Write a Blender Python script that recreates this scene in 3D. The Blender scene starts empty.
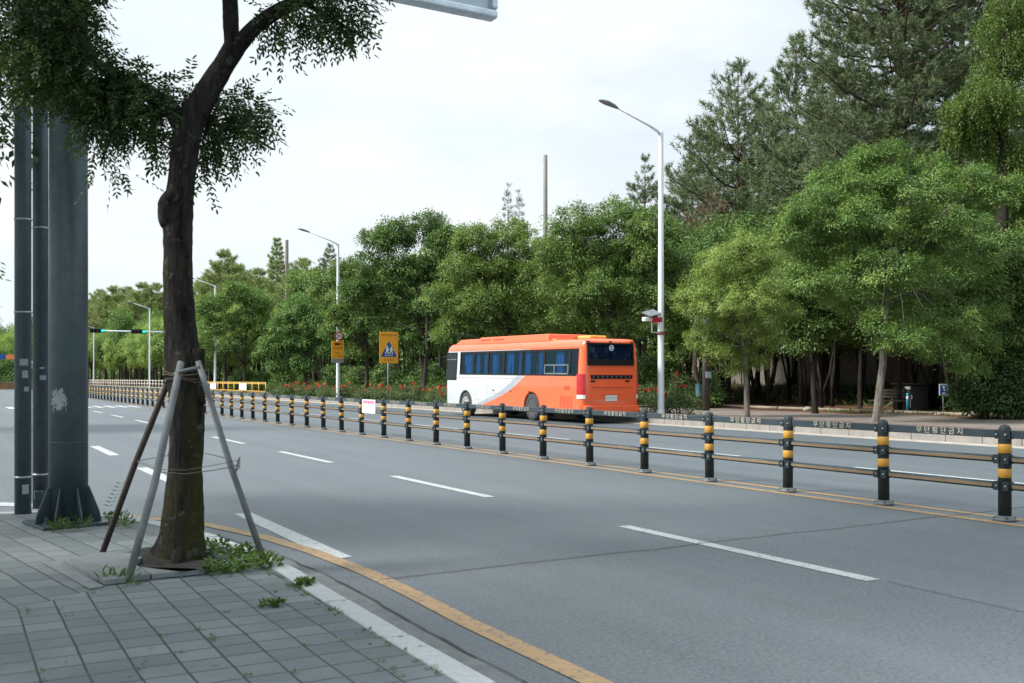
import bpy, bmesh, math, random
import numpy as np
from mathutils import Vector, Matrix

random.seed(7)
R = math.radians
scene = bpy.context.scene
COL = scene.collection

# ------------------------------------------------------------------ camera model (real place, metres)
# +Y runs along the road, +X across it towards the wooded side; the road surface is z = 0
F, CH, HZ = 995.556, 1.55, 379.0
TH = math.atan(566.0 / F)
CT, ST = math.cos(TH), math.sin(TH)

def c2w(xc, Z):
    return (xc * CT + Z * ST, Z * CT - xc * ST)
def G(px, py, z=0.0):                      # ground point seen at a pixel
    Z = F * (CH - z) / (py - HZ)
    x, y = c2w((px - 512) / F * Z, Z)
    return Vector((x, y, z))
def P(px, py, Z):                          # point at camera depth Z
    x, y = c2w((px - 512) / F * Z, Z)
    return Vector((x, y, CH + (HZ - py) * Z / F))
def onX(px, X):                            # (Y, depth) of the point at lateral X seen at px
    a = TH + math.atan((px - 512) / F)
    Y = X / math.tan(a)
    return Y, Y * CT + X * ST
def onY(px, Y):
    return Y * math.tan(TH + math.atan((px - 512) / F))
def zz(py, Z):
    return CH + (HZ - py) * Z / F

# ------------------------------------------------------------------ materials
def new_mat(name):
    m = bpy.data.materials.new(name); m.use_nodes = True
    nt = m.node_tree; nt.nodes.clear()
    out = nt.nodes.new('ShaderNodeOutputMaterial')
    return m, nt, out
def N(nt, t, **kw):
    n = nt.nodes.new(t)
    for k, v in kw.items():
        if hasattr(n, k): setattr(n, k, v)
    return n
def mathn(nt, op, a, b=None, clamp=False):
    n = nt.nodes.new('ShaderNodeMath'); n.operation = op; n.use_clamp = clamp
    for i, v in enumerate((a, b)):
        if v is None: continue
        if isinstance(v, (int, float)): n.inputs[i].default_value = v
        else: nt.links.new(v, n.inputs[i])
    return n.outputs[0]
def mixc(nt, f, a, b, mode='MIX'):
    n = nt.nodes.new('ShaderNodeMix'); n.data_type = 'RGBA'; n.blend_type = mode
    for i, v in ((0, f), (6, a), (7, b)):
        if isinstance(v, (int, float)): n.inputs[i].default_value = v
        elif isinstance(v, (tuple, list)): n.inputs[i].default_value = (*v[:3], 1)
        else: nt.links.new(v, n.inputs[i])
    return n.outputs[2]
def ramp(nt, v, a, b):
    n = nt.nodes.new('ShaderNodeMapRange'); n.inputs[1].default_value = a; n.inputs[2].default_value = b
    nt.links.new(v, n.inputs[0]); return n.outputs[0]
def noise(nt, vec, scale, detail=4, rough=.55):
    n = nt.nodes.new('ShaderNodeTexNoise'); n.inputs['Scale'].default_value = scale
    n.inputs['Detail'].default_value = detail; n.inputs['Roughness'].default_value = rough
    if vec is not None: nt.links.new(vec, n.inputs['Vector'])
    return n.outputs['Fac']
def coord(nt, which='Object'):
    return nt.nodes.new('ShaderNodeTexCoord').outputs[which]
def bumpn(nt, h, strength, dist):
    b = nt.nodes.new('ShaderNodeBump'); b.inputs['Strength'].default_value = strength; b.inputs['Distance'].default_value = dist
    nt.links.new(h, b.inputs['Height']); return b.outputs[0]

def pm(name, col, rough=.6, metal=0., ns=6., na=.25, bump=0., bscale=40., spec=.5, coat=0., ch='Object'):
    m, nt, out = new_mat(name)
    p = N(nt, 'ShaderNodeBsdfPrincipled')
    v = coord(nt, ch)
    n1 = noise(nt, v, ns); n2 = noise(nt, v, ns * 7.3, 3)
    f = mathn(nt, 'ADD', mathn(nt, 'MULTIPLY', n1, .65), mathn(nt, 'MULTIPLY', n2, .35))
    f = ramp(nt, f, .3, .7)
    lo = tuple(c * (1 - na) for c in col); hi = tuple(min(1, c * (1 + na)) for c in col)
    nt.links.new(mixc(nt, f, lo, hi), p.inputs['Base Color'])
    p.inputs['Roughness'].default_value = rough; p.inputs['Metallic'].default_value = metal
    p.inputs['Specular IOR Level'].default_value = spec; p.inputs['Coat Weight'].default_value = coat
    if bump:
        nt.links.new(bumpn(nt, noise(nt, v, bscale, 5), .6, bump), p.inputs['Normal'])
    nt.links.new(p.outputs[0], out.inputs[0])
    return m

def leaf_mat(name, dark, light, tip=None, transl=.3, rough=.55, tipamt=.25):
    m, nt, out = new_mat(name)
    geo = N(nt, 'ShaderNodeNewGeometry')
    obj = coord(nt, 'Object')
    r = geo.outputs['Random Per Island']
    n1 = ramp(nt, noise(nt, obj, .9, 3), .35, .65)
    f = mathn(nt, 'ADD', mathn(nt, 'MULTIPLY', r, .55), mathn(nt, 'MULTIPLY', n1, .45))
    c = mixc(nt, f, dark, light)
    if tip:
        t = mathn(nt, 'MULTIPLY', ramp(nt, noise(nt, obj, 1.7, 2), .55, .68), tipamt * 2, True)
        c = mixc(nt, t, c, tip)
    oi = N(nt, 'ShaderNodeObjectInfo')
    hs = N(nt, 'ShaderNodeHueSaturation')
    nt.links.new(mathn(nt, 'ADD', .496, mathn(nt, 'MULTIPLY', oi.outputs['Random'], .012)), hs.inputs['Hue'])
    nt.links.new(mathn(nt, 'ADD', .94, mathn(nt, 'MULTIPLY', oi.outputs['Random'], .14)), hs.inputs['Value'])
    nt.links.new(c, hs.inputs['Color'])
    p = N(nt, 'ShaderNodeBsdfPrincipled'); p.inputs['Roughness'].default_value = rough
    p.inputs['Specular IOR Level'].default_value = .35
    t = N(nt, 'ShaderNodeBsdfTranslucent'); mx = N(nt, 'ShaderNodeMixShader'); mx.inputs[0].default_value = transl
    nt.links.new(hs.outputs[0], p.inputs['Base Color'])
    tc = mixc(nt, 1.0, hs.outputs[0], (1.0, 1.0, .55), 'MULTIPLY'); nt.links.new(tc, t.inputs[0])
    nt.links.new(p.outputs[0], mx.inputs[1]); nt.links.new(t.outputs[0], mx.inputs[2])
    nt.links.new(mx.outputs[0], out.inputs[0])
    return m

def glass_mat(name, tint, gloss=.1, rough=.02):
    m, nt, out = new_mat(name)
    t = N(nt, 'ShaderNodeBsdfTransparent'); t.inputs[0].default_value = (*tint, 1)
    g = N(nt, 'ShaderNodeBsdfGlossy'); g.inputs['Roughness'].default_value = rough
    lw = N(nt, 'ShaderNodeLayerWeight'); lw.inputs[0].default_value = .35
    f = mathn(nt, 'ADD', gloss * .4, mathn(nt, 'MULTIPLY', lw.outputs['Fresnel'], gloss * 3), True)
    mx = N(nt, 'ShaderNodeMixShader'); nt.links.new(f, mx.inputs[0])
    nt.links.new(t.outputs[0], mx.inputs[1]); nt.links.new(g.outputs[0], mx.inputs[2]); nt.links.new(mx.outputs[0], out.inputs[0])
    return m

def emit_mat(name, col, s):
    m, nt, out = new_mat(name)
    e = N(nt, 'ShaderNodeEmission'); e.inputs[0].default_value = (*col, 1); e.inputs[1].default_value = s
    nt.links.new(e.outputs[0], out.inputs[0]); return m

# ------------------------------------------------------------------ object helpers
def link(o, parent=None):
    COL.objects.link(o)
    if parent is not None: o.parent = parent
    return o
def tag(o, label=None, cat=None, group=None, kind=None):
    if label: o['label'] = label
    if cat: o['category'] = cat
    if group: o['group'] = group
    if kind: o['kind'] = kind
    return o
def empty(name, loc=(0, 0, 0), rz=0.):
    o = bpy.data.objects.new(name, None); o.empty_display_size = .2
    o.location = loc; o.rotation_euler = (0, 0, rz)
    return link(o)
def thing(name, label, cat, loc=(0, 0, 0), rz=0., group=None):
    return tag(empty(name, loc, rz), label, cat, group)
def copy_tree(o, parent=None):
    c = o.copy(); link(c, parent)
    for ch in list(o.children):
        copy_tree(ch, c)
    return c

class MB:
    def __init__(s): s.v = []; s.f = []; s.mi = []; s.sm = []
    def add(s, vs, fs, m=0, smooth=False):
        b = len(s.v); s.v += [tuple(v) for v in vs]
        for f in fs:
            s.f.append([i + b for i in f]); s.mi.append(m); s.sm.append(smooth)
        return s
    def box(s, x0, x1, y0, y1, z0, z1, m=0, M=None):
        vs = [Vector((x, y, z)) for z in (z0, z1) for y in (y0, y1) for x in (x0, x1)]
        if M is not None: vs = [M @ v for v in vs]
        return s.add(vs, [(0, 2, 3, 1), (4, 5, 7, 6), (0, 1, 5, 4), (2, 6, 7, 3), (0, 4, 6, 2), (1, 3, 7, 5)], m)
    def tube(s, pts, rad, n=10, m=0, caps=True, jit=0., rnd=None):
        pts = [Vector(p) for p in pts]
        if not hasattr(rad, '__len__'): rad = [rad] * len(pts)
        vs = []; up = None
        for i, p in enumerate(pts):
            t = (pts[min(i + 1, len(pts) - 1)] - pts[max(i - 1, 0)]).normalized()
            if up is None:
                up = Vector((0, 0, 1)) if abs(t.z) < .9 else Vector((0, 1, 0))
            a = t.cross(up).normalized(); up = a.cross(t).normalized()
            for k in range(n):
                w = 2 * math.pi * k / n
                r = rad[i] * (1 + (rnd.uniform(-jit, jit) if jit else 0))
                vs.append(p + (a * math.cos(w) + up * math.sin(w)) * r)
        fs = [(i * n + k, i * n + (k + 1) % n, (i + 1) * n + (k + 1) % n, (i + 1) * n + k) for i in range(len(pts) - 1) for k in range(n)]
        s.add(vs, fs, m, True)
        if caps:
            b = len(s.v) - len(vs)
            s.f.append([b + k for k in range(n)][::-1]); s.mi.append(m); s.sm.append(False)
            s.f.append([b + (len(pts) - 1) * n + k for k in range(n)]); s.mi.append(m); s.sm.append(False)
        return s
    def lathe(s, prof, n=20, c=(0, 0, 0), axis='Z', m=0, smooth=True, caps=True):
        vs = []
        for r, h in prof:
            for k in range(n):
                w = 2 * math.pi * k / n
                a, b = r * math.cos(w), r * math.sin(w)
                q = (a, b, h) if axis == 'Z' else ((h, a, b) if axis == 'X' else (b, h, a))
                vs.append((q[0] + c[0], q[1] + c[1], q[2] + c[2]))
        fs = [(i * n + k, i * n + (k + 1) % n, (i + 1) * n + (k + 1) % n, (i + 1) * n + k) for i in range(len(prof) - 1) for k in range(n)]
        s.add(vs, fs, m, smooth)
        b = len(s.v) - len(vs)
        for i, rev in ((0, True), (len(prof) - 1, False)):
            if caps and prof[i][0] > 1e-4:
                f = [b + i * n + k for k in range(n)]
                s.f.append(f[::-1] if rev else f); s.mi.append(m); s.sm.append(False)
        return s
    def prism(s, poly, z0, z1, m=0):           # poly: xy list, counter-clockwise
        n = len(poly)
        vs = [(x, y, z0) for x, y in poly] + [(x, y, z1) for x, y in poly]
        return s.add(vs, [tuple(range(n))[::-1], tuple(range(n, 2 * n))] + [(i, (i + 1) % n, n + (i + 1) % n, n + i) for i in range(n)], m)
    def build(s, name, mats, parent=None, bevel=0., seg=2, fixn=True, loc=None):
        me = bpy.data.meshes.new(name); me.from_pydata(s.v, [], s.f)
        me.polygons.foreach_set('material_index', s.mi); me.polygons.foreach_set('use_smooth', s.sm)
        for mt in (mats if isinstance(mats, (list, tuple)) else [mats]): me.materials.append(mt)
        if fixn or bevel:
            bm = bmesh.new(); bm.from_mesh(me)
            if bevel:
                bmesh.ops.remove_doubles(bm, verts=bm.verts, dist=1e-5)
                es = [e for e in bm.edges if len(e.link_faces) == 2 and e.calc_face_angle(0) > .6]
                bmesh.ops.bevel(bm, geom=es, offset=bevel, segments=seg, affect='EDGES', profile=.5, clamp_overlap=True)
            bmesh.ops.recalc_face_normals(bm, faces=bm.faces)
            bm.to_mesh(me); bm.free()
        o = bpy.data.objects.new(name, me)
        if loc is not None: o.location = loc
        return link(o, parent)

def np_mesh(name, V, nper, mat, parent=None, tris=False):
    """V: (n, nper, 3) array of leaf polygons -> one mesh object"""
    n = len(V); me = bpy.data.meshes.new(name)
    me.vertices.add(n * nper); me.vertices.foreach_set('co', V.reshape(-1).astype(np.float32))
    me.loops.add(n * nper); me.loops.foreach_set('vertex_index', np.arange(n * nper, dtype=np.int32))
    me.polygons.add(n)
    me.polygons.foreach_set('loop_start', np.arange(0, n * nper, nper, dtype=np.int32))
    try: me.polygons.foreach_set('loop_total', np.full(n, nper, dtype=np.int32))
    except Exception: pass
    me.update(calc_edges=True); me.materials.append(mat)
    o = bpy.data.objects.new(name, me)
    return link(o, parent)

def nrm(a): return a / (np.linalg.norm(a, axis=-1, keepdims=True) + 1e-9)
def leaves(c, axis, normal, L, W, n=4):
    """leaf polygons: 4 = pointed diamond, 6 = pointed oval"""
    axis = nrm(axis); side = nrm(np.cross(normal, axis)); L = L[:, None]; W = W[:, None]
    nn = nrm(np.cross(axis, side))
    if n == 4:
        return np.stack([c, c + axis * L * .45 + side * W * .5 + nn * W * .12, c + axis * L, c + axis * L * .45 - side * W * .5 + nn * W * .12], 1)
    return np.stack([c, c + axis * L * .3 + side * W * .45, c + axis * L * .65 + side * W * .42, c + axis * L,
                     c + axis * L * .65 - side * W * .42, c + axis * L * .3 - side * W * .45], 1)

def text_mesh(body, size, xa, ya, origin, mat, name, parent=None, align='CENTER', sx=1.):
    cu = bpy.data.curves.new(name, 'FONT'); cu.body = body; cu.size = size; cu.align_x = align; cu.align_y = 'CENTER'
    cu.resolution_u = 2
    t = bpy.data.objects.new(name + '_src', cu); COL.objects.link(t); bpy.context.view_layer.update()
    dg = bpy.context.evaluated_depsgraph_get()
    me = bpy.data.meshes.new_from_object(t.evaluated_get(dg))
    bpy.data.objects.remove(t)
    xa, ya = Vector(xa), Vector(ya); o = Vector(origin)
    for v in me.vertices: v.co = o + xa * v.co.x * sx + ya * v.co.y
    me.materials.clear(); me.materials.append(mat); me.name = name
    return link(bpy.data.objects.new(name, me), parent)

# ------------------------------------------------------------------ render / world / light
sc = scene
sc.view_settings.view_transform = 'Standard'; sc.view_settings.look = 'None'
sc.view_settings.exposure = 0.50; sc.view_settings.gamma = 1.0; sc.view_settings.use_curve_mapping = False
sc.render.resolution_x, sc.render.resolution_y = 1024, 683
try:
    sc.cycles.use_denoising = True; sc.cycles.max_bounces = 8; sc.cycles.transparent_max_bounces = 16
    sc.cycles.diffuse_bounces = 3; sc.cycles.sample_clamp_indirect = 6
except Exception: pass

cam = bpy.data.cameras.new('camera'); co = link(bpy.data.objects.new('camera', cam))
cam.sensor_width = 36; cam.lens = 35; cam.shift_y = (HZ - 341.5) / 1024
cam.clip_start = .1; cam.clip_end = 6000
co.location = (0, 0, CH); co.rotation_euler = (R(90), 0, -TH)
cam.dof.use_dof = True; cam.dof.focus_distance = 34; cam.dof.aperture_fstop = 4.5
scene.camera = co

SUN = Vector((-.72, .20, .68)).normalized()
w = bpy.data.worlds.new('World'); scene.world = w; w.use_nodes = True
nt = w.node_tree; nt.nodes.clear()
wo = N(nt, 'ShaderNodeOutputWorld')
sky = N(nt, 'ShaderNodeTexSky'); sky.sky_type = 'NISHITA'; sky.sun_disc = False
sky.sun_elevation = math.asin(SUN.z); sky.sun_rotation = math.atan2(SUN.x, SUN.y) % (2 * math.pi)
sky.air_density = 1.0; sky.dust_density = 1.5
b1 = N(nt, 'ShaderNodeBackground'); b1.inputs[1].default_value = .12; nt.links.new(sky.outputs[0], b1.inputs[0])
gen = coord(nt, 'Generated')
sep = N(nt, 'ShaderNodeSeparateXYZ'); nt.links.new(gen, sep.inputs[0])
el = mathn(nt, 'MAXIMUM', sep.outputs[2], 0.0)
mp = N(nt, 'ShaderNodeMapping'); mp.inputs['Scale'].default_value = (1, 1, 3.2); nt.links.new(gen, mp.inputs[0])
cn = noise(nt, mp.outputs[0], 2.3, 7, .58)
mask = mathn(nt, 'ADD', .80, mathn(nt, 'MULTIPLY', ramp(nt, cn, .36, .52), .20), True)
bright = ramp(nt, noise(nt, mp.outputs[0], 1.6, 5), .3, .7)
cc = mixc(nt, bright, (.71, .865, .95), (.94, .976, .99))
mr = N(nt, 'ShaderNodeMapRange'); mr.interpolation_type = 'SMOOTHSTEP'
for i, v in enumerate((.42, .95, .775, 1.5)): mr.inputs[i + 1].default_value = v
nt.links.new(el, mr.inputs[0])
b2 = N(nt, 'ShaderNodeBackground'); nt.links.new(cc, b2.inputs[0]); nt.links.new(mr.outputs[0], b2.inputs[1])
mx = N(nt, 'ShaderNodeMixShader'); nt.links.new(mask, mx.inputs[0])
nt.links.new(b1.outputs[0], mx.inputs[1]); nt.links.new(b2.outputs[0], mx.inputs[2]); nt.links.new(mx.outputs[0], wo.inputs[0])

sl = bpy.data.lights.new('sun', 'SUN'); sl.energy = 4.3; sl.angle = R(13); sl.color = (1, .955, .88)
so = link(bpy.data.objects.new('sun', sl)); so.rotation_euler = SUN.to_track_quat('Z', 'Y').to_euler()
so.location = SUN * 60

# ------------------------------------------------------------------ shared materials
def asphalt():
    m, nt, out = new_mat('asphalt')
    p = N(nt, 'ShaderNodeBsdfPrincipled'); v = coord(nt)
    s = N(nt, 'ShaderNodeSeparateXYZ'); nt.links.new(v, s.inputs[0])
    fine = noise(nt, v, 120, 3, .75); grit = noise(nt, v, 34, 4, .85); mid = noise(nt, v, 6, 5)
    mp = N(nt, 'ShaderNodeMapping'); mp.inputs['Scale'].default_value = (1.5, .045, 1); nt.links.new(v, mp.inputs[0])
    track = noise(nt, mp.outputs[0], 1.2, 4)
    big = noise(nt, v, .25, 5)
    f = mathn(nt, 'ADD', mathn(nt, 'MULTIPLY', track, .45), mathn(nt, 'MULTIPLY', big, .35))
    f = mathn(nt, 'ADD', f, mathn(nt, 'MULTIPLY', mid, .2))
    c = mixc(nt, ramp(nt, f, .38, .62), (.050, .067, .081), (.086, .107, .123))
    c = mixc(nt, mathn(nt, 'MULTIPLY', ramp(nt, grit, .46, .66), .75), c, (.150, .172, .190))
    c = mixc(nt, mathn(nt, 'MULTIPLY', ramp(nt, grit, .46, .32), .80), c, (.022, .026, .031))
    c = mixc(nt, mathn(nt, 'MULTIPLY', ramp(nt, fine, .5, .75), .5), c, (.18, .195, .205))
    st = ramp(nt, noise(nt, v, 1.1, 6, .65), .58, .76)
    c = mixc(nt, mathn(nt, 'MULTIPLY', st, .32), c, (.04, .047, .053))
    pale = ramp(nt, noise(nt, v, .7, 6, .7), .60, .75)
    c = mixc(nt, mathn(nt, 'MULTIPLY', pale, .22), c, (.16, .17, .175))
    nt.links.new(c, p.inputs['Base Color']); p.inputs['Roughness'].default_value = .58
    p.inputs['Specular IOR Level'].default_value = .7
    nt.links.new(bumpn(nt, mathn(nt, 'ADD', fine, grit), .7, .010), p.inputs['Normal']); nt.links.new(p.outputs[0], out.inputs[0])
    return m

def worn_paint(name, col, under, thr=.40, sc=14):
    m, nt, out = new_mat(name)
    p = N(nt, 'ShaderNodeBsdfPrincipled'); v = coord(nt)
    n = noise(nt, v, sc, 6, .7); n2 = noise(nt, v, 120, 2, .6)
    f = mathn(nt, 'ADD', mathn(nt, 'MULTIPLY', n, .65), mathn(nt, 'MULTIPLY', n2, .35))
    base = mixc(nt, ramp(nt, noise(nt, v, 3, 4), .3, .7), tuple(c * .86 for c in col), col)
    nt.links.new(mixc(nt, ramp(nt, f, thr - .05, thr + .03), under, base), p.inputs['Base Color'])
    p.inputs['Roughness'].default_value = .7
    nt.links.new(bumpn(nt, n2, .4, .003), p.inputs['Normal'])
    nt.links.new(p.outputs[0], out.inputs[0]); return m

def paver_mat():
    m, nt, out = new_mat('pavers')
    p = N(nt, 'ShaderNodeBsdfPrincipled'); v = coord(nt)
    wob = N(nt, 'ShaderNodeTexNoise'); wob.inputs['Scale'].default_value = 1.1; nt.links.new(v, wob.inputs['Vector'])
    wv = N(nt, 'ShaderNodeVectorMath'); wv.operation = 'MULTIPLY_ADD'
    wv.inputs[1].default_value = (.03, .03, 0); nt.links.new(wob.outputs['Color'], wv.inputs[0]); nt.links.new(v, wv.inputs[2])
    outs = []
    for rot, offx in ((0, .02), (R(-10), .1)):
        mp = N(nt, 'ShaderNodeMapping'); mp.inputs['Rotation'].default_value = (0, 0, rot); mp.inputs['Location'].default_value = (offx, 0, 0)
        nt.links.new(wv.outputs[0], mp.inputs[0])
        sw = N(nt, 'ShaderNodeSeparateXYZ'); nt.links.new(mp.outputs[0], sw.inputs[0])
        cb = N(nt, 'ShaderNodeCombineXYZ'); nt.links.new(sw.outputs[1], cb.inputs[0]); nt.links.new(sw.outputs[0], cb.inputs[1])
        bk = N(nt, 'ShaderNodeTexBrick'); bk.offset = 0.0 if rot == 0 else .5; bk.squash = 1
        bk.inputs['Color1'].default_value = (.100, .122, .131, 1); bk.inputs['Color2'].default_value = (.158, .182, .190, 1)
        bk.inputs['Mortar'].default_value = (.016, .017, .015, 1)
        bk.inputs['Scale'].default_value = 1; bk.inputs['Brick Width'].default_value = .205 if rot == 0 else .3
        bk.inputs['Row Height'].default_value = .21; bk.inputs['Mortar Size'].default_value = .0062
        bk.inputs['Mortar Smooth'].default_value = .25
        nt.links.new(cb.outputs[0], bk.inputs['Vector'])
        # the long joints are wider than the cross joints
        fr = mathn(nt, 'FRACT', mathn(nt, 'DIVIDE', sw.outputs[0], .21))
        edge = mathn(nt, 'ABSOLUTE', mathn(nt, 'SUBTRACT', fr, .5))
        lj = ramp(nt, edge, .470, .486)
        outs.append((bk.outputs['Color'], bk.outputs['Fac'], lj))
    s = N(nt, 'ShaderNodeSeparateXYZ'); nt.links.new(wv.outputs[0], s.inputs[0])
    # boundary of the two fields: the left field turns by ten degrees
    side = mathn(nt, 'GREATER_THAN', mathn(nt, 'SUBTRACT', s.outputs[1], mathn(nt, 'MULTIPLY', s.outputs[0], .9)), 6.42)
    c = mixc(nt, side, outs[0][0], outs[1][0])
    fac = mathn(nt, 'MAXIMUM', outs[0][1], outs[0][2]); fac2 = mathn(nt, 'MAXIMUM', outs[1][1], outs[1][2])
    mfn = N(nt, 'ShaderNodeMix'); nt.links.new(side, mfn.inputs[0]); nt.links.new(fac, mfn.inputs[2]); nt.links.new(fac2, mfn.inputs[3])
    fac = mfn.outputs[0]
    moss = ramp(nt, noise(nt, v, 3.2, 4), .5, .68)
    jc = mixc(nt, moss, (.014, .015, .014), (.040, .048, .018))
    c = mixc(nt, fac, c, jc)
    c = mixc(nt, mathn(nt, 'MULTIPLY', ramp(nt, noise(nt, v, 90, 3, .7), .35, .75), .3), c, (.09, .10, .105))
    c = mixc(nt, mathn(nt, 'MULTIPLY', ramp(nt, noise(nt, v, 1.4, 6, .7), .42, .68), .6), c, (.070, .085, .090))
    sp = ramp(nt, noise(nt, v, 14, 2, .5), .70, .74)
    c = mixc(nt, mathn(nt, 'MULTIPLY', sp, .4), c, (.06, .06, .055))
    nt.links.new(c, p.inputs['Base Color']); p.inputs['Roughness'].default_value = .85
    h = mathn(nt, 'SUBTRACT', mathn(nt, 'MULTIPLY', noise(nt, v, 60, 4), .12), fac)
    nt.links.new(bumpn(nt, h, .8, .008), p.inputs['Normal'])
    nt.links.new(p.outputs[0], out.inputs[0]); return m

def far_ground_mat():
    m, nt, out = new_mat('far_ground')
    p = N(nt, 'ShaderNodeBsdfPrincipled'); v = coord(nt)
    s = N(nt, 'ShaderNodeSeparateXYZ'); nt.links.new(v, s.inputs[0])
    wob = mathn(nt, 'MULTIPLY', mathn(nt, 'SUBTRACT', noise(nt, v, .5, 5), .5), 2.2)
    x = mathn(nt, 'ADD', s.outputs[0], wob)
    litter = mixc(nt, ramp(nt, noise(nt, v, 5, 6, .7), .35, .65), (.10, .052, .032), (.20, .115, .075))
    brick = mixc(nt, ramp(nt, noise(nt, v, 8, 3), .4, .6), (.15, .10, .085), (.21, .15, .13))
    path = mixc(nt, ramp(nt, noise(nt, v, 2, 6, .65), .35, .65), (.17, .145, .128), (.25, .22, .198))
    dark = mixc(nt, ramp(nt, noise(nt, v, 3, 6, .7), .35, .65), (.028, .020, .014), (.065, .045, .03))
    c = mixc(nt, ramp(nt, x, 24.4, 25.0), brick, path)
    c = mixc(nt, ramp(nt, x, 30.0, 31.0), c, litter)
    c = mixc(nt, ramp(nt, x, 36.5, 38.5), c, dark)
    # near the kerb further up the road the strip is grassy soil
    gr = mixc(nt, ramp(nt, noise(nt, v, 6, 5), .35, .65), (.05, .075, .02), (.11, .12, .05))
    yy = mathn(nt, 'ADD', s.outputs[1], wob)
    c = mixc(nt, mathn(nt, 'MULTIPLY', ramp(nt, yy, 31, 33), mathn(nt, 'LESS_THAN', x, 25.5)), c, gr)
    nt.links.new(c, p.inputs['Base Color']); p.inputs['Roughness'].default_value = .95; p.inputs['Specular IOR Level'].default_value = .1
    nt.links.new(bumpn(nt, noise(nt, v, 12, 6, .7), .8, .05), p.inputs['Normal'])
    nt.links.new(p.outputs[0], out.inputs[0]); return m

M = {}
M['asphalt'] = asphalt()
M['white_paint'] = worn_paint('white_road_paint', (.41, .43, .435), (.13, .14, .145), .44)
M['old_white'] = worn_paint('old_white_road_paint', (.50, .52, .52), (.17, .18, .18), .48, 9)
M['yellow_paint'] = worn_paint('yellow_road_paint', (.33, .215, .108), (.13, .11, .09), .46)
M['pavers'] = paver_mat()
M['granite'] = pm('granite_kerb', (.33, .355, .362), .8, ns=30, na=.18, bump=.003, bscale=200)
M['gutter'] = pm('gutter_concrete', (.125, .132, .136), .9, ns=8, na=.3, bump=.004, bscale=120)
M['kerb_far'] = pm('far_kerb_concrete', (.24, .225, .21), .85, ns=3, na=.25, bump=.003, bscale=60)
M['gutter_far'] = pm('far_gutter', (.34, .31, .27), .9, ns=2.5, na=.35)
M['crack'] = pm('dark_seam', (.03, .03, .032), .9)
M['seam'] = pm('road_seam', (.055, .058, .062), .9, ns=3, na=.5)
M['far_ground'] = far_ground_mat()
M['terrain'] = pm('terrain', (.10, .11, .06), .95, ns=.05, na=.4)
M['soil'] = pm('soil', (.011, .0095, .008), .95, ns=14, na=.5, bump=.02, bscale=40)
M['steel_blue'] = pm('weathered_blue_steel', (.066, .098, .112), .42, .25, ns=3, na=.28, bump=.0015, bscale=60)
M['steel_dark'] = pm('dark_blue_steel', (.040, .062, .072), .45, .25, ns=4, na=.35, bump=.0015, bscale=60)
M['galv'] = pm('galvanised_steel', (.36, .40, .43), .4, .6, ns=5, na=.2)
M['sticker'] = pm('scraped_paper', (.26, .31, .33), .9, ns=60, na=.3)
M['bark'] = None
M['white_pole'] = pm('white_lamp_pole', (.66, .70, .74), .4, .1, ns=2, na=.12)
M['lamp_grey'] = pm('lamp_grey', (.23, .26, .29), .45, .3)
M['post_grey'] = pm('median_post_grey', (.021, .029, .033), .6, spec=.3, ns=10, na=.3, bump=.001)
M['rail_grey'] = pm('median_rail_grey', (.030, .047, .058), .55, spec=.35, ns=5, na=.3)
M['amber'] = pm('amber_reflective', (.50, .255, .028), .5, ns=30, na=.12)
M['tan_stripe'] = pm('tan_reflective_stripe', (.19, .135, .08), .55, ns=8, na=.2)
M['letter_tan'] = pm('tan_letters', (.50, .45, .33), .6, ns=50, na=.2)
M['black'] = pm('black_rubber', (.012, .012, .013), .6)
M['yellow_metal'] = pm('yellow_metal', (.62, .36, .05), .5)
M['sign_orange'] = pm('sign_orange', (.86, .36, .022), .5, ns=3, na=.1)
M['sign_amber'] = pm('sign_amber', (.74, .33, .025), .5, ns=3, na=.12)
M['sign_blue'] = pm('sign_blue', (.012, .075, .30), .45, na=.1)
M['sign_white'] = pm('sign_white', (.72, .74, .75), .5, na=.06)
M['sign_red'] = pm('sign_red', (.50, .02, .05), .5, na=.1)
M['sign_black'] = pm('sign_black', (.02, .02, .02), .5)
M['pink'] = pm('placard_pink', (.62, .13, .26), .6)
M['concrete_pole'] = pm('concrete_pole', (.30, .29, .28), .85, ns=4)
M['brown_pole'] = pm('brown_pole', (.22, .18, .17), .85, ns=4)
M['wall'] = pm('concrete_wall', (.19, .168, .15), .9, ns=1.2, na=.35, bump=.004)
M['wood_stake'] = pm('weathered_stake', (.115, .125, .13), .85, ns=7, na=.35, bump=.002, bscale=30)
M['wood_dark'] = pm('dark_stake', (.045, .035, .03), .9, ns=9, na=.35, bump=.002, bscale=30)
M['wire'] = pm('rusty_wire', (.10, .10, .10), .6, .4)
M['slab'] = pm('concrete_slab', (.135, .152, .16), .85, ns=7, na=.25, bump=.002, bscale=90)

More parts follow.
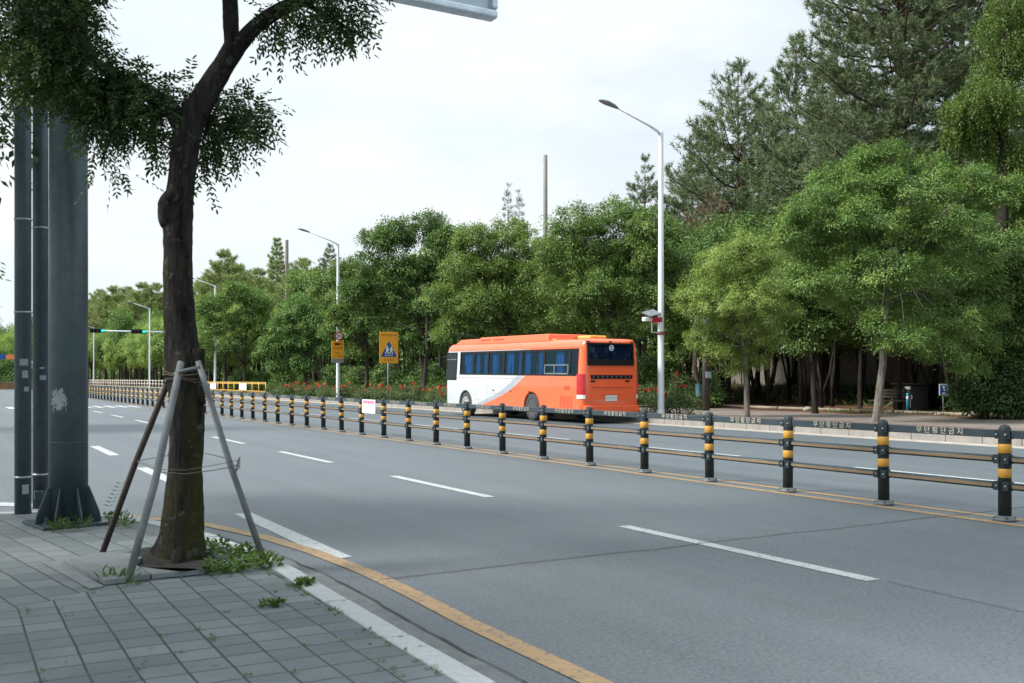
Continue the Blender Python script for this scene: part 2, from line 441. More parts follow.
def bark_mat(name, a, b, scale=10, moss=None, lichen=None):
    m, nt, out = new_mat(name)
    p = N(nt, 'ShaderNodeBsdfPrincipled'); v = coord(nt)
    mp = N(nt, 'ShaderNodeMapping'); mp.inputs['Scale'].default_value = (1, 1, .22); nt.links.new(v, mp.inputs[0])
    n = noise(nt, mp.outputs[0], scale, 7, .65)
    mp2 = N(nt, 'ShaderNodeMapping'); mp2.inputs['Scale'].default_value = (1, 1, .13); nt.links.new(v, mp2.inputs[0])
    n3 = noise(nt, mp2.outputs[0], scale * 3.2, 5, .7)
    n = mathn(nt, 'ADD', mathn(nt, 'MULTIPLY', n, .5), mathn(nt, 'MULTIPLY', n3, .5))
    c = mixc(nt, ramp(nt, n, .40, .60), a, b)
    if moss:
        s = N(nt, 'ShaderNodeSeparateXYZ'); nt.links.new(v, s.inputs[0])
        f = mathn(nt, 'MULTIPLY', ramp(nt, noise(nt, mp.outputs[0], 3.2, 5), .42, .62), mathn(nt, 'LESS_THAN', s.outputs[2], 2.35))
        c = mixc(nt, mathn(nt, 'MULTIPLY', f, .75), c, moss)
    if lichen:
        f = ramp(nt, noise(nt, v, 11, 4, .6), .60, .66)
        c = mixc(nt, mathn(nt, 'MULTIPLY', f, .5), c, lichen)
    nt.links.new(c, p.inputs['Base Color']); p.inputs['Roughness'].default_value = .92; p.inputs['Specular IOR Level'].default_value = .15
    nt.links.new(bumpn(nt, n, 1.0, .06), p.inputs['Normal']); nt.links.new(p.outputs[0], out.inputs[0]); return m
M['bark'] = bark_mat('dark_bark', (.006, .0058, .0052), (.036, .034, .031), 12, moss=(.036, .035, .006), lichen=(.10, .11, .10))
M['bark_far'] = bark_mat('street_tree_bark', (.03, .025, .021), (.095, .082, .07), 8)
M['bark_pale'] = bark_mat('pale_bark', (.08, .072, .062), (.27, .25, .22), 7)
M['bark_shade'] = bark_mat('shaded_bark', (.014, .012, .010), (.050, .042, .036), 8)  # shade under the trees put into a darker bark colour
M['bark_pine'] = bark_mat('pine_bark', (.045, .032, .026), (.14, .095, .075), 6)
L1 = leaf_mat('leaf_street', (.058, .115, .030), (.190, .305, .075), (.42, .48, .14), .28)
L2 = leaf_mat('leaf_light', (.150, .235, .050), (.330, .455, .130), (.45, .53, .17), .32)
L3 = leaf_mat('leaf_yellow', (0.180, 0.248, 0.044), (0.346, 0.430, 0.090), (0.420, 0.446, 0.106), .32)
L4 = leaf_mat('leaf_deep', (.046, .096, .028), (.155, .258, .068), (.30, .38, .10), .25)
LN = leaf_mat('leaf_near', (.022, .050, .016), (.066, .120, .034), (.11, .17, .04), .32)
LP = leaf_mat('pine_needles', (.062, .096, .048), (.190, .245, .122), (.26, .30, .13), .12, .6)
LPF = leaf_mat('pine_needles_sunny', (.140, .190, .066), (.33, .39, .15), (.42, .46, .18), .15, .6)  # sunlight on the distant conifers put into a lighter needle colour
LB = leaf_mat('dead_needles', (.11, .078, .052), (.22, .165, .115), None, .1, .8)
LH = leaf_mat('hanging_leaf', (.062, .112, .022), (.155, .245, .055), (.23, .31, .07), .35)
LBU = leaf_mat('bush_leaf', (0.030, 0.072, 0.022), (0.090, 0.162, 0.048), (0.120, 0.192, 0.060), .25)
LW = leaf_mat('weed_leaf', (.045, .095, .016), (.11, .18, .035), None, .35)
LR = leaf_mat('rose_leaf', (0.046, 0.089, 0.029), (0.124, 0.184, 0.065), (0.182, 0.191, 0.091), .25)

# ------------------------------------------------------------------ ground, roads, pavements
def struct(o, kind='structure'): o['kind'] = kind; return o
mb = MB(); mb.add([(-2500, -2500, -.03), (2500, -2500, -.03), (2500, 2500, -.03), (-2500, 2500, -.03)], [(0, 1, 2, 3)])
struct(mb.build('terrain', M['terrain']))
mb = MB(); mb.add([(-160, -40, 0), (21.0, -40, 0), (21.0, 420, 0), (-160, 420, 0)], [(0, 1, 2, 3)])
struct(mb.build('road', M['asphalt']))

def strip(pts, w, z, mb, right=False):       # ribbon along a polyline
    pts = [Vector((p[0], p[1])) for p in pts]; L_, R_ = [], []
    for i, p in enumerate(pts):
        t = (pts[min(i + 1, len(pts) - 1)] - pts[max(i - 1, 0)]).normalized(); n = Vector((-t.y, t.x))
        L_.append(p + n * w / 2); R_.append(p - n * w / 2)
    n = len(pts)
    mb.add([(p.x, p.y, z) for p in L_] + [(p.x, p.y, z) for p in R_], [(i, n + i, n + i + 1, i + 1) for i in range(n - 1)])

# near kerb line: straight along the road, then round the corner to the left
KERB = [(2.22, -30), (2.22, 0), (2.22, 4), (2.22, 5.6), (2.26, 6.6), (2.27, 7.5), (2.20, 8.6), (2.05, 9.6), (1.78, 10.6), (1.35, 11.4), (.75, 11.85), (-.1, 12.05), (-2, 12.1), (-8, 12.1), (-60, 12.1)]
def offset(poly, d):                          # towards the road (right of the walking direction)
    out = []
    for i, p in enumerate(poly):
        a = Vector(poly[max(i - 1, 0)]); b = Vector(poly[min(i + 1, len(poly) - 1)])
        t = (b - a).normalized(); out.append((p[0] + t.y * d, p[1] - t.x * d))
    return out
SWZ = .14
inner = offset(KERB, -.16)
mb = MB()
poly = inner + [(-60, -30)]
# sidewalk top as a gently uneven grid inside the polygon
def inside(x, y, pl):
    c = False; n = len(pl)
    for i in range(n):
        x1, y1 = pl[i]; x2, y2 = pl[(i + 1) % n]
        if (y1 > y) != (y2 > y) and x < (x2 - x1) * (y - y1) / (y2 - y1) + x1: c = not c
    return c
mb.prism(poly, -.02, SWZ)
struct(mb.build('sidewalk', M['pavers']))
# kerb stones, each a granite block with a small joint
def along(poly, step, start=0.):
    pts = [Vector(p) for p in poly]; d = start; acc = 0; out = []
    for a, b in zip(pts, pts[1:]):
        l = (b - a).length
        while d <= acc + l:
            out.append(a + (b - a) * ((d - acc) / l)); d += step
        acc += l
    return out
ks = along(KERB, 1.0, 26.05)
mb = MB(); rnd = random.Random(3)
for a, b in zip(ks, ks[1:]):
    if a.x < -12: break
    t = (b - a).normalized(); n = Vector((t.y, -t.x)); a2 = a + t * .006; b2 = b - t * .006
    dz = rnd.uniform(-.006, .006); o = rnd.uniform(-.006, .006)
    q = [a2 - n * (.157 - o), b2 - n * (.157 - o), b2 + n * o, a2 + n * o]
    mb.prism([(p.x, p.y) for p in q][::-1], -.02, SWZ + .004 + dz)
struct(mb.build('kerb_stones', M['granite'], bevel=.012))
mb = MB(); strip(offset(KERB, .16), .33, .005, mb); struct(mb.build('gutter', M['gutter']))
mb = MB(); rnd = random.Random(8)
gs = [p for p in along(offset(KERB, .335), .16, 20.) if p.x > -6]
gs = [(p.x + rnd.gauss(0, .007), p.y + rnd.gauss(0, .007)) for p in gs]
for i in range(0, len(gs) - 4, 3): strip(gs[i:i + 4], rnd.uniform(.008, .024), .010, mb)
struct(mb.build('gutter_seam', M['crack']))
mb = MB(); strip(offset(KERB, .66)[1:-1], .15, .006, mb); struct(mb.build('yellow_edge_line', M['yellow_paint']))
# lane markings
mb = MB()
for y0, y1 in ((8.2, 11.5), (15.1, 18.3), (21.5, 24.7)): strip([(2.97, y0), (2.97, y1)], .20, .0045, mb)
for k in range(-2, 12):
    y0 = 5.28 + 6.2 * k; 
    if y0 < 52: strip([(6.2, y0), (6.2, y0 + 3.25)], .15, .0045, mb)
strip([(-.6, 14.6), (.35, 14.05), (1.15, 13.3)], .3, .0045, mb)
for k in range(-2, 26):
    for X in (13.85, 17.4): strip([(X, 8.8 + 6.3 * k), (X, 12.2 + 6.3 * k)], .15, .0045, mb)
for k in range(10, 26): strip([(6.2, 5.28 + 6.2 * k), (6.2, 8.5 + 6.2 * k)], .15, .0045, mb)
struct(mb.build('lane_markings', M['white_paint']))
mb = MB()
for k in range(11): strip([(3.0 + k * .62, 57.5), (3.0 + k * .62, 61.5)], .36, .0052, mb)
for k in range(12): strip([(10.9 + k * .9, 99), (10.9 + k * .9, 103)], .45, .0052, mb)
struct(mb.build('crosswalk_bars', M['old_white']))
mb = MB()
for X in (9.86, 10.27): strip([(X, -20), (X, 110)], .15, .0045, mb)
strip([(4.2, 54.0), (5.6, 54.0)], .5, .0045, mb); strip([(8.2, 54.5), (9.2, 54.5)], .5, .0045, mb)
struct(mb.build('yellow_centre_lines', M['yellow_paint']))
mb = MB(); rnd = random.Random(5)
strip([(2.9 + i * .45, 7.16 + i * .013 + rnd.uniform(-.03, .03)) for i in range(40)], .016, .0075, mb)
strip([(6.24 + rnd.uniform(-.02, .02), 5.2 - i * .22) for i in range(26)], .010, .0075, mb)
struct(mb.build('road_seam', M['seam']))

# far kerb, gutter and the wooded ground behind it
mb = MB(); mb.box(20.80, 21.34, -40, 420, -.02, .012); struct(mb.build('far_gutter', M['gutter_far']))
mb = MB(); y = -39.
while y < 300:
    mb.box(21.342, 21.54, y + .006, y + .994, -.02, .225 + random.uniform(-.006, .006)); y += 1.
struct(mb.build('far_kerb', M['kerb_far'], bevel=.015))
xs = [21.54, 23, 25, 27, 29, 31, 33, 35, 37, 38.5, 40, 41.5, 43, 47, 60, 90, 200]
zs = [.21, .21, .21, .21, .21, .21, .22, .24, .28, .5, .85, 1.1, 1.2, 1.25, 1.3, 1.4, 1.5]
ys = [-40 + i * 2.5 for i in range(80)] + [160 + i * 20 for i in range(14)]
mb = MB(); rnd = random.Random(9)
vs = [(x, y, z + (rnd.uniform(-.05, .07) if x > 30 else 0)) for y in ys for x, z in zip(xs, zs)]
n = len(xs)
mb.add(vs, [(j * n + i, j * n + i + 1, (j + 1) * n + i + 1, (j + 1) * n + i) for j in range(len(ys) - 1) for i in range(n - 1)], smooth=True)
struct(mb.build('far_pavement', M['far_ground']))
mb = MB()
hx = [(-420 + i * 60) for i in range(24)]
mb.add([(x, 1500, -1) for x in hx] + [(x, 1560, 26 + 14 * math.sin(i * .9) + 8 * math.sin(i * 2.3 + 1)) for i, x in enumerate(hx)],
       [(i, i + 1, 24 + i + 1, 24 + i) for i in range(23)], smooth=True)
struct(mb.build('hills', pm('far_hills', (.26, .34, .40), .95, ns=.01, na=.15)))
mb = MB(); mb.prism([(-80, 33), (.6, 33), (.9, 34), (.9, 300), (-80, 300)], -.02, .14); struct(mb.build('pavement_opposite', M['gutter']))

# ------------------------------------------------------------------ median fence
PY0, PSP, NP, FX = 6.79, 1.612, 53, 10.05
fence = thing('median_fence', 'long road divider of dark amber banded posts with three rails along the yellow lines', 'road fence', (FX, PY0, 0))
def post_parts(y):
    q = MB()
    q.lathe([(.068, .03), (.068, .98), (.062, 1.015), (.045, 1.04), (.02, 1.052), (.001, 1.055)], 18)
    for z in (.945, .675, .385):
        for s in (-1, 1): q.box(-.075 if z < .9 else -.05, .02, s * .055 - .035, s * .055 + .035, z - .048, z + .048)
    return q
p0 = post_parts(0).build('post', M['post_grey'], fence)
q = MB(); q.lathe([(.122, .006), (.120, .022), (.078, .058), (.0685, .062)], 18); fl0 = q.build('base_flange', pm('flange_grey', (.085, .10, .11), .55, ns=10), p0)
for a in range(4):
    q = MB(); q.lathe([(.014, .02), (.014, .048), (.001, .049)], 8, c=(.098 * math.cos(a * 1.57 + .78), .098 * math.sin(a * 1.57 + .78), 0))
    for vi in q.v: pass
    q.build('anchor_bolt', M['post_grey'], p0)
for za0, za1 in ((.475, .573), (.742, .843)):
    q = MB(); q.lathe([(.0695, za0), (.0705, za0 + .001), (.0705, za1 - .001), (.0695, za1)], 18); q.build('reflective_band', M['amber'], p0)
for z in (.945, .675, .385):
    for s in (-1, 1):
        q = MB(); q.lathe([(.001, -.082), (.010, -.080), (.010, -.07)], 8, c=(0, s * .055, z), axis='X'); q.build('bolt', M['galv'], p0)
q = MB(); q.box(-.028, .012, .09, PSP - .09, .905, .995); tr0 = q.build('top_rail', M['rail_grey'], fence, bevel=.008)
lt0 = text_mesh('무 단 횡 단 금 지', .082, (0, -1, 0), (0, 0, 1), (-.0305, PSP / 2, .950), M['letter_tan'], 'lettering', tr0, sx=1.12)
def tube_rail(z, name):
    q = MB(); q.tube([(-.01, .05, z), (-.01, PSP - .05, z)], .040, 14)
    o = q.build(name, M['rail_grey'], fence)
    q = MB(); q.box(-.0535, -.047, .12, PSP - .12, z - .017, z + .017); q.build('stripe', M['tan_stripe'], o)
    return o
mr0 = tube_rail(.675, 'middle_rail'); lr0 = tube_rail(.385, 'lower_rail')
for k in range(1, NP):
    c = copy_tree(p0, fence); c.location = (0, PSP * k, 0)
    c.rotation_euler = (R(random.uniform(-.8, .8)), R(random.uniform(-.8, .8)), 0)
for k in range(-1, NP - 1):
    if k == 0: continue
    for o in (tr0, mr0, lr0):
        c = copy_tree(o, fence); c.location = (0, PSP * k, 0)
# placard tied to the fence
ya, Za = onX(376, FX - .05); yb, Zb = onX(363, FX - .05)
pl = thing('fence_placard', 'small white placard with a pink heading tied to the median fence', 'placard', (FX - .07, (ya + yb) / 2, .62))
hw = (yb - ya) / 2
q = MB(); q.box(-.006, .006, -hw, hw, 0, .37); q.build('board', M['sign_white'], pl)
q = MB(); 
for i in range(5): q.box(-.010, -.0065, -hw * .82 + i * hw * .345, -hw * .82 + i * hw * .345 + hw * .27, .26, .345)
q.build('heading', M['pink'], pl)
q = MB()
for z, l in ((.215, .6), (.17, .5), (.12, .66), (.06, .55)): q.box(-.0095, -.0065, -hw * l, hw * l, z, z + .014)
q.build('lettering', pm('pale_print', (.55, .42, .38), .6), pl)

# ------------------------------------------------------------------ lamps along the far kerb
LX = 22.3
def make_lamp(name, label):
    t = thing(name, label, 'street lamp', (LX, 0, .21))
    q = MB(); q.lathe([(.19, 0), (.19, .02), (.135, .05), (.125, .3), (.085, 10.1), (.08, 10.2), (.06, 10.24)], 14); q.build('pole', M['white_pole'], t)
    q = MB(); q.tube([(0, 0, 10.05), (-.12, 0, 10.2), (-.5, 0, 10.36), (-2.0, 0, 10.84)], [.06, .055, .045, .035], 10); q.build('arm', M['white_pole'], t)
    q = MB()
    for i, (x, z, a, b) in enumerate(((-1.9, 10.80, .05, .03), (-2.1, 10.87, .12, .06), (-2.4, 10.94, .15, .07), (-2.62, 10.98, .10, .05), (-2.7, 10.985, .02, .01))): pass
    prof = ((-1.9, 10.80, .05, .035), (-2.08, 10.86, .12, .06), (-2.38, 10.93, .16, .075), (-2.6, 10.965, .11, .05), (-2.72, 10.98, .02, .012))
    vs = []
    for x, z, a, b in prof:
        for k in range(12):
            w_ = 2 * math.pi * k / 12; vs.append((x, a * math.cos(w_), z + b * math.sin(w_)))
    fs = [(i * 12 + k, i * 12 + (k + 1) % 12, (i + 1) * 12 + (k + 1) % 12, (i + 1) * 12 + k) for i in range(4) for k in range(12)] + [tuple(range(12)), tuple(range(48, 60))]
    q.add(vs, fs, smooth=True); q.build('lamp_head', M['lamp_grey'], t)
    return t
lamp1 = make_lamp('street_lamp', 'tall white street lamp standing behind the rear of the orange bus')
lamp1.location.y = onX(661, LX)[0]
lamps_lab = ['white street lamp carrying the round speed sign and orange plate', 'white street lamp rising behind the yellow barrier, just right of the near tree trunk',
             'white street lamp between the near tree trunk and the thick blue steel pole', 'farthest white street lamp, hidden low in the leaves above the left green signal']
lampY = [onX(338, LX)[0], 96.5, 131.5, 186.]
lamps = [lamp1]
for lb, y in zip(lamps_lab, lampY):
    c = copy_tree(lamp1); c.location.y = y; c['label'] = lb; lamps.append(c)
# enforcement camera with solar panel on the nearest lamp
Y1 = lamp1.location.y; Z1 = onX(661, LX)[1]
cam_t = thing('roadside_camera', 'small white and red roadside camera under a tilted solar panel on the white lamp pole', 'camera', (LX - .13, Y1 - .02, zz(334, Z1)))
kx = lambda px: onY(px, Y1) - (LX - .13)
kz = lambda py: zz(py, Z1) - zz(334, Z1)
q = MB(); q.tube([(.12, 0, kz(332.5)), (kx(651.5), 0, kz(332.5)), (kx(651.5), 0, kz(321))], .022, 8); q.build('bracket', M['white_pole'], cam_t)
q = MB(); q.box(kx(651), .12, -.09, .09, kz(322.2), kz(317.8)); q.build('red_housing', M['sign_red'], cam_t, bevel=.01)
q = MB(); q.box(kx(643), kx(648), -.10, .10, kz(322), kz(317.8)); q.box(kx(648), kx(651), -.08, .08, kz(321.8), kz(318)); q.build('camera_body', M['sign_white'], cam_t, bevel=.03)
q = MB(); q.tube([(kx(648.5), 0, kz(318)), (kx(648.5), 0, kz(313))], .02, 6); q.tube([(kx(652.5), 0, kz(318)), (kx(652.5), 0, kz(313))], .02, 6); q.build('strut', M['galv'], cam_t)
q = MB(); Mx = Matrix.Translation((kx(652), 0, kz(313.2))) @ Matrix.Rotation(R(-14), 4, 'Y') @ Matrix.Rotation(R(22), 4, 'X')
q.box(-.30, .22, -.24, .24, -.015, .015, M=Mx); q.build('solar_panel', pm('solar_cells', (.10, .11, .13), .3), cam_t)
q = MB(); q.lathe([(.125, 0), (.137, .01), (.137, .11), (.125, .12)], 14, c=(.13, .02, kz(335))); q.build('clamp', pm('rusty_clamp', (.24, .08, .05), .8), cam_t)

# signs on the second lamp
Y2 = lampY[0]; Z2 = onX(338, LX)[1]
s = thing('speed_sign', 'round red rimmed 50 speed limit sign on top of the orange plate', 'road sign', (LX, Y2 - .18, zz(336.2, Z2)))
q = MB(); q.lathe([(.29, -.012), (.29, .012)], 28, axis='Y'); q.build('rim', M['sign_red'], s)
q = MB(); q.lathe([(.215, -.016), (.215, -.012)], 28, axis='Y'); q.build('face', M['sign_white'], s)
text_mesh('50', .30, (1, 0, 0), (0, 0, 1), (0, -.019, 0), M['sign_black'], 'number', s)
s = thing('camera_warning_sign', 'orange camera warning plate with black writing and a grey strip on the lamp pole', 'road sign', (LX, Y2 - .17, zz(363, Z2)))
px2 = lambda p: onY(p, Y2 - .17) - LX
h0, h1 = zz(358.5, Z2) - zz(363, Z2), zz(341, Z2) - zz(363, Z2)
x0, x1 = px2(331.6), px2(343.8); xm = (x0 + x1) / 2
q = MB(); q.box(x0, x1, -.015, .015, h0 + .002, h1); q.build('plate', M['sign_orange'], s)
q = MB(); q.box(x0, x1, -.015, .015, 0, h0); q.build('grey_strip', M['galv'], s)
hh = h1 - h0; wd = x1 - x0
q = MB(); zc = h0 + hh * .82
q.box(xm - wd * .26, xm + wd * .16, -.020, -.0165, zc - .07, zc + .07); q.add([(xm + wd * .17, -.018, zc), (xm + wd * .34, -.018, zc + .065), (xm + wd * .34, -.018, zc - .065)], [(0, 2, 1)]); q.build('camera_symbol', M['sign_black'], s)
text_mesh('단 속 중', .20, (1, 0, 0), (0, 0, 1), (xm, -.018, h0 + hh * .58), M['sign_black'], 'large_lettering', s)
text_mesh('제한속도', .11, (1, 0, 0), (0, 0, 1), (xm, -.018, h0 + hh * .31), M['sign_black'], 'small_lettering', s)
text_mesh('어린이보호구역', .10, (1, 0, 0), (0, 0, 1), (xm, -.018, h0 + hh * .11), M['sign_black'], 'lower_lettering', s)

# children zone sign on its own post
X3 = 22.4; Y3, Z3 = onX(388.5, X3)
s = thing('school_zone_sign', 'tall amber sign with a blue triangle of two walking children on a thin post', 'road sign', (X3, Y3, .21))
g3 = lambda py: zz(py, Z3) - .21
p3 = lambda p: onY(p, Y3) - X3
q = MB(); q.tube([(0, .06, 0), (0, .06, g3(334))], .045, 10); q.build('post', M['galv'], s)
x0, x1, h0, h1 = p3(379.4), p3(398.2), g3(363.2), g3(332.0); xm = (x0 + x1) / 2; wd = x1 - x0; hh = h1 - h0
q = MB(); q.box(x0, x1, -.012, .012, h0, h1); q.build('plate', M['sign_amber'], s, bevel=.006)
tz0, tz1 = h0 + hh * .20, h0 + hh * .68
q = MB(); q.add([(xm - wd * .40, -.016, tz0), (xm + wd * .40, -.016, tz0), (xm + wd * .40, -.016, tz0 + .08), (xm + wd * .03, -.016, tz1), (xm - wd * .03, -.016, tz1), (xm - wd * .40, -.016, tz0 + .08)], [(0, 1, 2, 3, 4, 5)]); q.build('triangle', M['sign_blue'], s)
q = MB()
for cx, sc_, dirn in ((-.09, 1.0, 1), (.11, .88, 1)):
    b = tz0 + hh * .10; k = hh * .26 * sc_; x = xm + cx * wd * 1.1; Yf = -.019
    q.add([(x + .13 * k * math.cos(a * .785), Yf, b + k * .88 + .12 * k * math.sin(a * .785)) for a in range(8)], [tuple(range(8))])
    q.add([(x - .15 * k, Yf, b + .74 * k), (x - .13 * k, Yf, b + .36 * k), (x + .15 * k, Yf, b + .36 * k), (x + .15 * k, Yf, b + .74 * k)], [(0, 1, 2, 3)])
    q.add([(x - .13 * k, Yf, b + .355 * k), (x - .28 * k, Yf, b), (x - .14 * k, Yf, b), (x + .0 * k, Yf, b + .355 * k)], [(0, 1, 2, 3)])
    q.add([(x + .01 * k, Yf, b + .355 * k), (x + .14 * k, Yf, b), (x + .28 * k, Yf, b), (x + .15 * k, Yf, b + .355 * k)], [(0, 1, 2, 3)])
    q.add([(x + .155 * k, Yf, b + .72 * k), (x + .155 * k, Yf, b + .6 * k), (x + .34 * k, Yf, b + .42 * k), (x + .36 * k, Yf, b + .5 * k)], [(0, 1, 2, 3)])
q.build('walking_figures', M['sign_white'], s)
text_mesh('어린이보호', .115, (1, 0, 0), (0, 0, 1), (xm, -.019, tz0 + hh * .045), M['sign_white'], 'triangle_lettering', s)
text_mesh('어린이보호구역', .165, (1, 0, 0), (0, 0, 1), (xm, -.016, h0 + hh * .89), M['sign_black'], 'top_lettering', s)
text_mesh('여 기 부 터', .15, (1, 0, 0), (0, 0, 1), (xm, -.016, h0 + hh * .09), M['sign_black'], 'bottom_lettering', s)

# traffic signal on a long mast arm
TY = 104.; PX = 21.9
t = thing('traffic_signal', 'pale mast arm with two lit green signals reaching over the far junction', 'traffic light', (PX, TY, .21))
q = MB(); q.lathe([(.2, 0), (.14, .05), (.10, 6.9), (.05, 6.95)], 12); q.build('pole', M['white_pole'], t)
Zt = lambda px: onX(px, onY(px, TY))[1]
za = lambda py, px: zz(py, TY * CT + onY(px, TY) * ST) - .21
xe = onY(90, TY) - PX
zA = za(331.6, 140)
q = MB(); q.tube([(0, 0, zA), (xe, 0, zA)], [.10, .06], 10); q.build('mast_arm', M['white_pole'], t)
for pa, pb in ((89, 104), (130.5, 145)):
    a, b = onY(pa, TY) - PX, onY(pb, TY) - PX
    q = MB(); q.box(a, b, -.32, -.12, zA - .22, zA + .22); hd = q.build('signal_head', M['black'], t, bevel=.04)
    wl = (b - a) / 4
    q = MB()
    for k in range(4):
        q.tube([(a + wl * (k + .5), -.325, zA), (a + wl * (k + .5), -.52, zA)], wl * .40, 12, caps=False)
    q.build('visor', M['black'], hd)
    q = MB(); q.lathe([(.001, -.335), (wl * .40, -.330)], 14, c=(a + wl * 3.5, 0, zA), axis='Y'); q.lathe([(.001, -.54), (wl * .42, -.535), (wl * .42, -.33)], 14, c=(a + wl * 3.5, 0, zA), axis='Y')
    q.build('green_lamp', emit_mat('green_signal_light', (.02, .85, .62), 1.0), hd)

# ------------------------------------------------------------------ barriers on the far pavement
t = thing('pavement_barrier', 'yellow pipe barrier with two white plates on the far pavement', 'barrier', (22.1, 78.5, .21))
q = MB()
for z in (.34, .95, 1.05): q.tube([(0, 0, z), (0, 22, z)], .035, 8)
q.build('rail', M['yellow_metal'], t)
for k in range(12):
    q = MB(); q.tube([(0, k * 2, 0), (0, k * 2, 1.08)], .045, 8); q.build('post', M['yellow_metal'], t)
for y in (5.6, 16.5):
    q = MB(); q.box(-.07, -.05, y, y + 2.4, .42, .98); q.build('plate', M['sign_white'], t)
t = thing('pedestrian_fence', 'long pale beige pedestrian fence on the far pavement beyond the yellow barrier', 'fence', (22.1, 118, .21))
q = MB(); fm = pm('pale_fence', (.50, .46, .40), .6)
for z in (.3, .75, 1.15): q.tube([(0, 0, z), (0, 90, z)], .04, 6)
q.build('rail', fm, t)
for k in range(46):
    q = MB(); q.tube([(0, k * 2, 0), (0, k * 2, 1.25)], .06, 6); q.build('post', fm, t)
# concrete wall on top of the bank
t = thing('panel_wall', 'weathered grey concrete panel wall on the bank behind the trees', 'wall', (43, -6, 1.15))
q = MB()
for k in range(30): q.box(0, .12, k * 2.4 + .02, k * 2.4 + 2.38, -.3, 1.95)
q.build('panel', M['wall'], t, bevel=.01)
q = MB()
for k in range(31): q.box(-.1, .14, k * 2.4 - .09, k * 2.4 + .09, -.3, 2.05)
q.build('pilaster', M['wall'], t, bevel=.015)

# ------------------------------------------------------------------ the coach
BX = 18.95; BY0 = onX(582.5, BX)[0]; BL = onX(443, BX)[0] - BY0; BW = 1.21
PITCH = R(.55)
def bs(px, py):                                # pixel on the near side -> bus-local (y, z)
    Y, Z = onX(px, BX); y = Y - BY0; return y, zz(py, Z) - y * math.tan(PITCH)
ZR = lambda px: (lambda X: X * ST + BY0 * CT)(onY(px, BY0))
def br(px, py):                                # pixel on the rear face -> (x, z)
    X = onY(px, BY0); return X - BX - BW, zz(py, X * ST + BY0 * CT)
bus = thing('coach_bus', 'orange and white single deck coach with blue curtains stopped at the far kerb', 'bus', (BX + BW, BY0, 0))
bus.rotation_euler = (PITCH, 0, 0)

def bus_paint():
    m, nt, out = new_mat('bus_paint')
    p = N(nt, 'ShaderNodeBsdfPrincipled'); v = coord(nt)
    s = N(nt, 'ShaderNodeSeparateXYZ'); nt.links.new(v, s.inputs[0]); y, z = s.outputs[1], s.outputs[2]
    pts = [bs(478, 405.5), bs(490, 401), bs(505.5, 393), (bs(524, 376.5))]
    (ya, za_), (yb, zb), (yc, zc), (yd, zd) = pts
    fc = N(nt, 'ShaderNodeFloatCurve'); cv = fc.mapping.curves[0]
    zmin, zmax = .3, 1.8
    yn = lambda q: q / BL
    norm = lambda q: (q - zmin) / (zmax - zmin)
    cps = [(norm(b), yn(a)) for a, b in pts]
    cps = [(0.0, min(1, cps[0][1] + cps[0][0] * 1.8))] + cps + [(1.0, cps[-1][1] - .03)]
    cv.points[0].location = cps[0]; cv.points[1].location = cps[-1]
    for q in cps[1:-1]: cv.points.new(*q)
    fc.mapping.update()
    nt.links.new(ramp(nt, z, zmin, zmax), fc.inputs['Value'])
    bound = mathn(nt, 'MULTIPLY', fc.outputs[0], BL)
    d = mathn(nt, 'SUBTRACT', y, bound)
    low = mathn(nt, 'LESS_THAN', z, 2.64)
    side = mathn(nt, 'MULTIPLY', mathn(nt, 'GREATER_THAN', d, .0), low)
    white = mathn(nt, 'MULTIPLY', mathn(nt, 'GREATER_THAN', d, .62), low)
    dirt = ramp(nt, noise(nt, v, 2.2, 6, .65), .3, .75)
    orange = mixc(nt, dirt, (.80, .118, .030), (.86, .140, .038))
    c = mixc(nt, side, orange, (.33, .355, .41))
    c = mixc(nt, white, c, mixc(nt, dirt, (.48, .51, .53), (.55, .58, .595)))
    grime = mathn(nt, 'MULTIPLY', ramp(nt, z, .95, .35), ramp(nt, noise(nt, v, 5, 5), .35, .7))
    c = mixc(nt, mathn(nt, 'MULTIPLY', grime, .22), c, (.22, .19, .16))
    nt.links.new(c, p.inputs['Base Color']); p.inputs['Roughness'].default_value = .30
    p.inputs['Coat Weight'].default_value = 1.0; p.inputs['Coat Roughness'].default_value = .08
    nt.links.new(bumpn(nt, noise(nt, v, 1.3, 2), .25, .02), p.inputs['Normal'])
    nt.links.new(p.outputs[0], out.inputs[0]); return m
MBUS = bus_paint()
M['bus_orange'] = pm('bus_orange', (.80, .110, .028), .34, ns=1.5, na=.08, coat=.3)
M['bus_dark_orange'] = pm('bus_dark_orange', (.45, .06, .025), .5, ns=20, na=.2)
M['bus_black'] = pm('bus_black_trim', (.010, .010, .011), .4, spec=.2)
M['bus_inside'] = pm('bus_inside', (.035, .04, .05), .8)
M['bus_seat'] = pm('bus_seat', (.02, .05, .11), .8, ns=10)
M['curtain'] = pm('blue_curtain', (.045, .165, .37), .85, ns=9, na=.4)
M['glass'] = glass_mat('tinted_glass', (.44, .70, .80), .03)
M['rear_glass'] = glass_mat('dark_glass', (.45, .52, .60), .04)
M['frame_grey'] = pm('window_frame_grey', (.17, .20, .22), .4, .3)
M['tail_red'] = pm('tail_red', (.42, .010, .014), .2, coat=.6, ns=12, na=.35)
M['tail_clear'] = pm('tail_clear', (.62, .62, .62), .2, coat=.5, ns=30, na=.3)
M['vent_yellow'] = pm('roof_vent_yellow', (.78, .36, .07), .5)
M['rim'] = pm('wheel_rim', (.30, .30, .30), .5, .2, ns=12, na=.4)
M['rim_dark'] = pm('dusty_dark_rim', (.055, .057, .06), .7, ns=12, na=.4)
M['tyre'] = pm('tyre', (.040, .042, .045), .85, ns=12, na=.35)
M['plate_white'] = pm('number_plate', (.62, .64, .65), .5, ns=40, na=.12)

